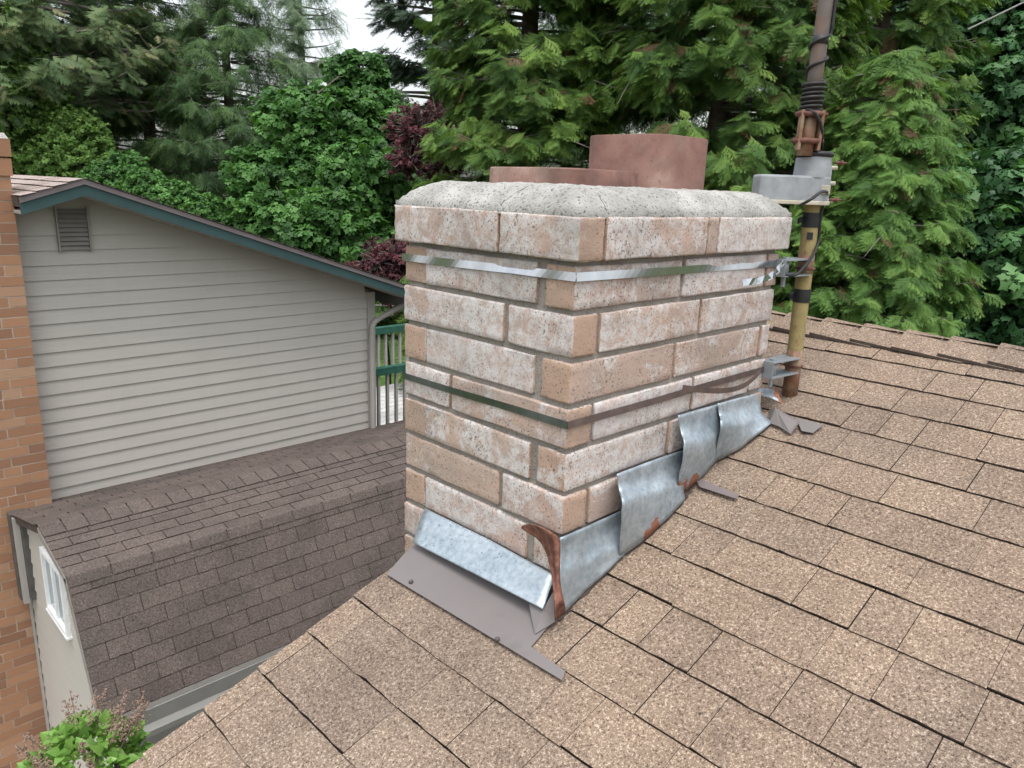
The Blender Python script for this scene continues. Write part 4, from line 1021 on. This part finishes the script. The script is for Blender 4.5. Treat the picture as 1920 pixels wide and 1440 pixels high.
def broadleaf(u, t, blobs, n, tm, sc_, leaf, seed=0, name='leafy_tree', label='', trunk_r=.12, cat='tree', up=.75, backcull=.3, twig=40, zmax=9, group='trees behind the houses', twigm='grey_twig', shell=.55, bark='bark', ztrunk=None):
    """blobs: (du pixels, v pixel, dt, radius, squash)"""
    g = np.random.default_rng(seed+500); xy = place(u, t); tc = TOCAM(xy)
    e = empty(name, (xy[0], xy[1], -3.9), label, cat, group)
    cents = [(CP+(t+dt)*ray(u+du, v), rad, sq) for du, v, dt, rad, sq in blobs]
    pos, za_, tin = [], [], []; tot = sum(r_**2 for _, r_, _ in cents)
    for c, r_, sq in cents:
        m = int(n*r_*r_/tot*1.5); d = unit(g.normal(0, 1, (m, 3)))
        keep = (d[:, :2]@tc > -.3) | (g.random(m) < backcull); d = d[keep]; m = len(d)
        lump_ = 1+.20*np.sin(d[:, 0]*5+r_*9)*np.sin(d[:, 1]*6+seed)*np.sin(d[:, 2]*7)+.1*g.normal(0, 1, m)
        rr = r_*(shell+(1-shell)*g.random(m)**.6)*lump_
        # clump twigs: pull towards random twig ends
        k = max(4, m//9); ce = d[g.integers(0, m, k)]*1.0; near = np.argmax(d@ce.T, axis=1); dd = unit(d*.45+ce[near]*.55)
        p = c+dd*rr[:, None]*np.array([1, 1, sq]); pos.append(p)
        za_.append(unit(dd*.7+np.array([0, 0, up])+np.array([*tc, 0])*.35+g.normal(0, .3, (m, 3))))
        br = g.random(k)[near]
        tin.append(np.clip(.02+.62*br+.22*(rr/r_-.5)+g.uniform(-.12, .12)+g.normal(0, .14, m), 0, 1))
    pos, za_, tin = (np.concatenate(q) for q in (pos, za_, tin)); m = len(pos)
    xa_ = unit(g.normal(0, 1, (m, 3))*np.array([1, 1, .4]))
    V, T, ti = scatter(tm, pos, xa_, za_, sc_*g.uniform(.7, 1.3, m), tin)
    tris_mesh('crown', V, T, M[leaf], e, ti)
    mb = MB(); zt = ztrunk if ztrunk is not None else max(c[2] for c, _, _ in cents)
    mb.tube([(xy[0]+.05*math.sin(f*5+seed), xy[1]+.05*math.cos(f*4), -3.9+(zt+3.9)*f) for f in np.linspace(0, 1, 9)], [trunk_r*(1-.8*f) for f in np.linspace(0, 1, 9)], 10)
    mb.build('trunk', M[bark], e, smooth=True)
    if twig:
        mb = MB()
        for c, r_, sq in cents:
            a = np.array([xy[0], xy[1], max(-3.5, c[2]-r_*.9)]); mb.tube([a, (a+c)/2+np.array([0, 0, .1]), c], [trunk_r*.10, trunk_r*.08, trunk_r*.04], 6, cap=False)
            for k in range(max(3, int(twig*r_*r_/tot))):
                d = unit(g.normal(0, 1, 3)+np.array([*tc, .1])*.6)*r_*g.uniform(.7, 1.15)*np.array([1, 1, sq]); q = c+d*.1
                mb.tube([q, c+d*.5+g.normal(0, .05, 3)*r_, c+d+g.normal(0, .06, 3)*r_], [.014, .009, .003], 4, cap=False)
        mb.build('branch', M[twigm], e)
    return e
TC = tmpl_cedar(8, 3); TC2 = tmpl_cedar(5, 1, 5); TN = tmpl_needle(11); TM = tmpl_rosette(6, True); TL = tmpl_rosette(7, False, 4); TMS = tmpl_rosette(7, True, 6); TS = tmpl_rosette(9, False, 8)
# --- right and centre, just beyond the ridge
conifer(985, 10.2, 8.5, -3.2, 1.42, 520, 60, TC, .255, 'cedar_leaf', seed=1, label='tall cedar with drooping sprays right of the purple plum tree', name='cedar_tree', taper=.45, zmax=4.6)
conifer(1335, 9.6, 9.0, -3.4, 1.95, 640, 62, TC, .255, 'cedar_leaf', seed=2, label='broad dense cedar directly behind the tall clay flue', name='cedar_tree', taper=.4, zmax=4.6)
conifer(1640, 8.2, 1.75, -3.6, 1.5, 660, 58, TC, .225, 'bright_cedar_leaf', seed=3, backcull=.2, label='bright yellow green young cedar right of the yellow pole', name='cedar_tree', taper=.62, trunk_r=.1)
conifer(1610, 11.0, 8.0, -2.0, 1.4, 340, 54, TC, .28, 'cedar_leaf', seed=4, label='darker cedar rising behind the bright young cedar', name='cedar_tree', taper=.45, zmax=5)
broadleaf(1860, 9.5, [(-20, 470, 0, 1.25, .9), (60, 560, -.4, 1.1, .9), (80, 380, .2, 1.0, .9), (-90, 560, .3, .9, 1), (-60, 390, .5, .8, .9), (60, 690, 0, 1.3, .9), (-60, 680, .2, 1.1, .9)], 5600, TM, .125, 'deep_maple_leaf', seed=5, label='dark green maple at the right edge just above the ridge', name='maple_tree', twig=20)
broadleaf(1870, 12.5, [(-60, 200, 0, 1.5, .8), (60, 120, 0, 1.5, .8), (-20, 20, .3, 1.5, .8), (-130, 60, .5, 1.1, .8), (90, 300, -.2, 1.4, .8), (-90, 330, .5, 1.1, .8), (60, -130, 0, 1.7, .9)], 6500, TM, .14, 'deep_maple_leaf', seed=6, label='tall shady maple in the upper right corner', name='maple_tree', twig=26)
# --- centre left
broadleaf(600, 12.0, [(-20, 420, -.6, .85, .6), (70, 330, 0, .95, .6), (-70, 330, .2, .85, .6), (60, 450, -.5, .75, .6), (0, 230, .3, .95, .6), (90, 220, .6, .75, .6), (-110, 440, .3, .7, .6), (-40, 500, -.6, .75, .6), (70, 140, 1.0, .55, .7), (130, 380, .3, .65, .6), (90, 520, -.3, .65, .6), (20, 385, -.8, .5, .5), (-90, 390, -.4, .5, .5), (40, 280, -.2, .5, .5), (140, 470, -.3, .5, .5)],
          9500, TMS, .105, 'maple_leaf', seed=7, label='fresh green maple above the sloping teal fascia', name='maple_tree', shell=.6, ztrunk=-1.5, twig=60, twigm='bark')
conifer(575, 17.0, 5.6, -2.5, 2.2, 330, 34, TC2, .36, 'pale_cypress_leaf', seed=8, label='pale grey green cypress reaching past the top behind the maple', name='cypress_tree', taper=.8, tipdown=.9, droop=.2)
conifer(668, 19.0, 3.0, -2.5, 1.5, 190, 30, TC2, .36, 'pale_cypress_leaf', seed=18, label='second pale cypress with a ragged top below the white sky', name='cypress_tree', taper=.85, tipdown=.9, droop=.2)
conifer(822, 20.0, 14, 1.2, 2.1, 190, 50, TN, .42, 'fir_leaf', seed=9, label='tall open fir with bare lower trunk behind the left cedar', name='fir_tree', taper=.35, zmax=7.0, trunk_r=.34, droop=.25, gap=.45, limbr=.03)
broadleaf(790, 11.0, [(-5, 245, 0, .50, .8), (40, 235, .2, .42, .8), (-20, 300, 0, .38, .7), (45, 300, .3, .38, .8), (-75, 490, -.3, .42, .8), (-40, 480, -.3, .42, .8), (-30, 540, -.3, .42, .8)], 2300, TL, .045, 'plum_leaf', seed=10, label='purple leaved plum tree between the green maple and the cedar', name='plum_tree', twig=520, trunk_r=.05, ztrunk=-.9, shell=.25)
# --- left
conifer(440, 15.0, 5.2, -3.0, 2.1, 420, 44, TC2, .36, 'dark_cedar_leaf', seed=11, label='drooping dark cedar behind the peak of the teal gable', name='cedar_tree', taper=.75, zmax=5.6, tipdown=.9)
conifer(290, 16.5, 8.5, -3.0, 2.0, 400, 44, TC2, .38, 'dark_cedar_leaf', seed=12, label='shadowy cedar between the brown tinged fir and the drooping cedar', name='cedar_tree', taper=.6, zmax=6.0)
conifer(1140, 15.5, 9.0, -3.0, 2.0, 420, 44, TC2, .38, 'dark_cedar_leaf', seed=21, label='dark cedar filling the gap between the two nearer cedars', name='cedar_tree', taper=.5, zmax=5.0)
conifer(72, 14.5, 11, 1.3, 2.9, 150, 70, TN, .30, 'brown_fir_leaf', seed=13, label='brown tinged fir with thick trunk at the upper left', name='fir_tree', taper=.45, zmax=5.2, trunk_r=.2, droop=.3, limbr=.03)
conifer(180, 17.5, 9.5, -2.5, 2.6, 260, 36, TC2, .40, 'dark_cedar_leaf', seed=14, label='very dark cedar behind the trunk of the brown tinged fir', name='cedar_tree', taper=.6, zmax=6)
broadleaf(110, 13.0, [(-20, 215, 0, .6, .8), (35, 255, -.2, .55, .8), (-50, 290, 0, .5, .8), (50, 305, -.2, .5, .8), (0, 300, -.3, .55, .8), (-75, 240, .2, .5, .9)], 6000, TL, .05, 'light_leaf', seed=15, label='light green feathery tree above the pale roof beside the orange chimney', name='leafy_tree', trunk_r=.06, twig=90, ztrunk=.6)
broadleaf(5, 12.5, [(0, 90, 0, .65, 1.2), (10, 190, 0, .7, 1.2), (-30, 280, 0, .6, 1), (20, 150, .3, .5, 1), (-60, 150, 0, .9, 1)], 5000, TL, .06, 'light_leaf', seed=16, label='bright green tree cut off by the left edge', name='leafy_tree', trunk_r=.08)
broadleaf(270, 12.2, [(-70, 335, 0, .35, .8), (0, 350, 0, .38, .8), (55, 370, -.1, .36, .8), (110, 395, -.1, .34, .8), (-30, 310, .2, .3, .8), (160, 425, 0, .3, .8)], 4200, TL, .05, 'maple_leaf', seed=17, label='leafy shrub rising just above the teal gable roof edge', name='leafy_shrub', trunk_r=.05, cat='shrub', twig=40, ztrunk=-.2)
broadleaf(725, 12.5, [(0, 610, 0, .28, .6), (45, 600, 0, .30, .6), (-30, 615, .3, .25, .6)], 1300, TL, .055, 'light_leaf', seed=19, label='low green hedge behind the railing at the house corner', name='garden_hedge', trunk_r=.04, cat='hedge', twig=160, group='')
# dark far-off wood closing the view low between the trunks
g = np.random.default_rng(77); pos = []
for u in np.arange(-150, 2150, 16):
    for k in range(38):
        t = g.uniform(24, 30); vtop = 240 if not (540 < u < 780 or 380 < u < 470) else 300
        pos.append(CP+t*ray(u+g.uniform(-14, 14), g.uniform(vtop-(200 if u > 830 or u < 360 else 0), 640)))
pos = np.array(pos); m = len(pos)
V, T, ti = scatter(TC2, pos, g.normal(0, 1, (m, 3))*np.array([1, 1, .5]), np.array([[-.5, -.5, .6]])+g.normal(0, .3, (m, 3)), g.uniform(1.0, 1.9, m), np.clip(g.normal(.25, .15, m), 0, 1))
wd_ = tris_mesh('far_wood', V, T, M['dark_cedar_leaf'], None, ti); tag(wd_, 'dark distant wood glimpsed between the nearer trees', 'wood', kind='stuff')

# ------------------------------------------------------------------ lilac bush bottom left
g = np.random.default_rng(41); bc = CP+3.25*ray(165, 1450)
bush = empty('lilac_bush', (bc[0], bc[1], -3.9), 'lilac bush with bright leaves and brown seed heads in the bottom left corner', 'bush')
def tmpl_heart():
    out = [(0, 0), (.02, .2), (.2, .40), (.45, .38), (.75, .2), (1, 0), (.75, -.2), (.45, -.38), (.2, -.40), (.02, -.2)]
    V = [np.array([x, y, -.35*x*x+.35*abs(y)]) for x, y in out]; V.append(np.array([.45, 0, -.08])); n = len(out)
    return np.array(V), np.array([(n, i, (i+1) % n) for i in range(n)])
TH_ = tmpl_heart(); m = 620
d = unit(g.normal(0, 1, (m, 3))); d[:, 2] = np.abs(d[:, 2])
rr = .26*(.45+.55*g.random(m)**.5)
pos = bc+d*rr[:, None]*np.array([.95, .95, .95])+np.array([0, 0, -.02])
V, T, ti = scatter(TH_, pos, unit(d+g.normal(0, .5, (m, 3))+np.array([0, 0, -.2])), unit(np.array([0, 0, 1.0])+d*.4+g.normal(0, .35, (m, 3))), g.uniform(.034, .062, m), np.clip(g.normal(.5, .25, m), 0, 1))
tris_mesh('leaves', V, T, M['lilac_leaf'], bush, ti).data.polygons.foreach_set('use_smooth', [True]*len(T))
mb = MB()
for k in range(16):
    a = g.uniform(0, 6.28); q = bc+np.array([math.cos(a)*.16, math.sin(a)*.16, g.uniform(0, .22)]); mb.tube([(bc[0]+g.normal(0, .06), bc[1]+g.normal(0, .06), -3.9), (q+np.array([bc[0], bc[1], -3.0]))/2, q], [.016, .010, .004], 5, cap=False)
mb.build('stem', M['bark'], bush)
for k in range(20):
    a = g.uniform(0, 6.28); r_ = .21*math.sqrt(g.random()); c = bc+np.array([math.cos(a)*r_, math.sin(a)*r_, .235-.35*r_+g.uniform(-.03, .03)]); mb = MB(); ax_ = unit(np.array([math.cos(a)*.5, math.sin(a)*.5, .9]))
    for q in range(46):
        f = g.random(); p_ = c+ax_*.12*f+g.normal(0, .022*(1-.7*f), 3); s = g.uniform(.003, .0055); dd = unit(g.normal(0, 1, 3))
        mb.tube([p_-dd*s*1.4, p_, p_+dd*s*1.4], [.001, s*.8, .001], 5, cap=False)
    mb.tube([c-ax_*.05, c+ax_*.13], [.003, .0015], 4, cap=False)
    mb.build('seed_head', M['seed_head'], bush)
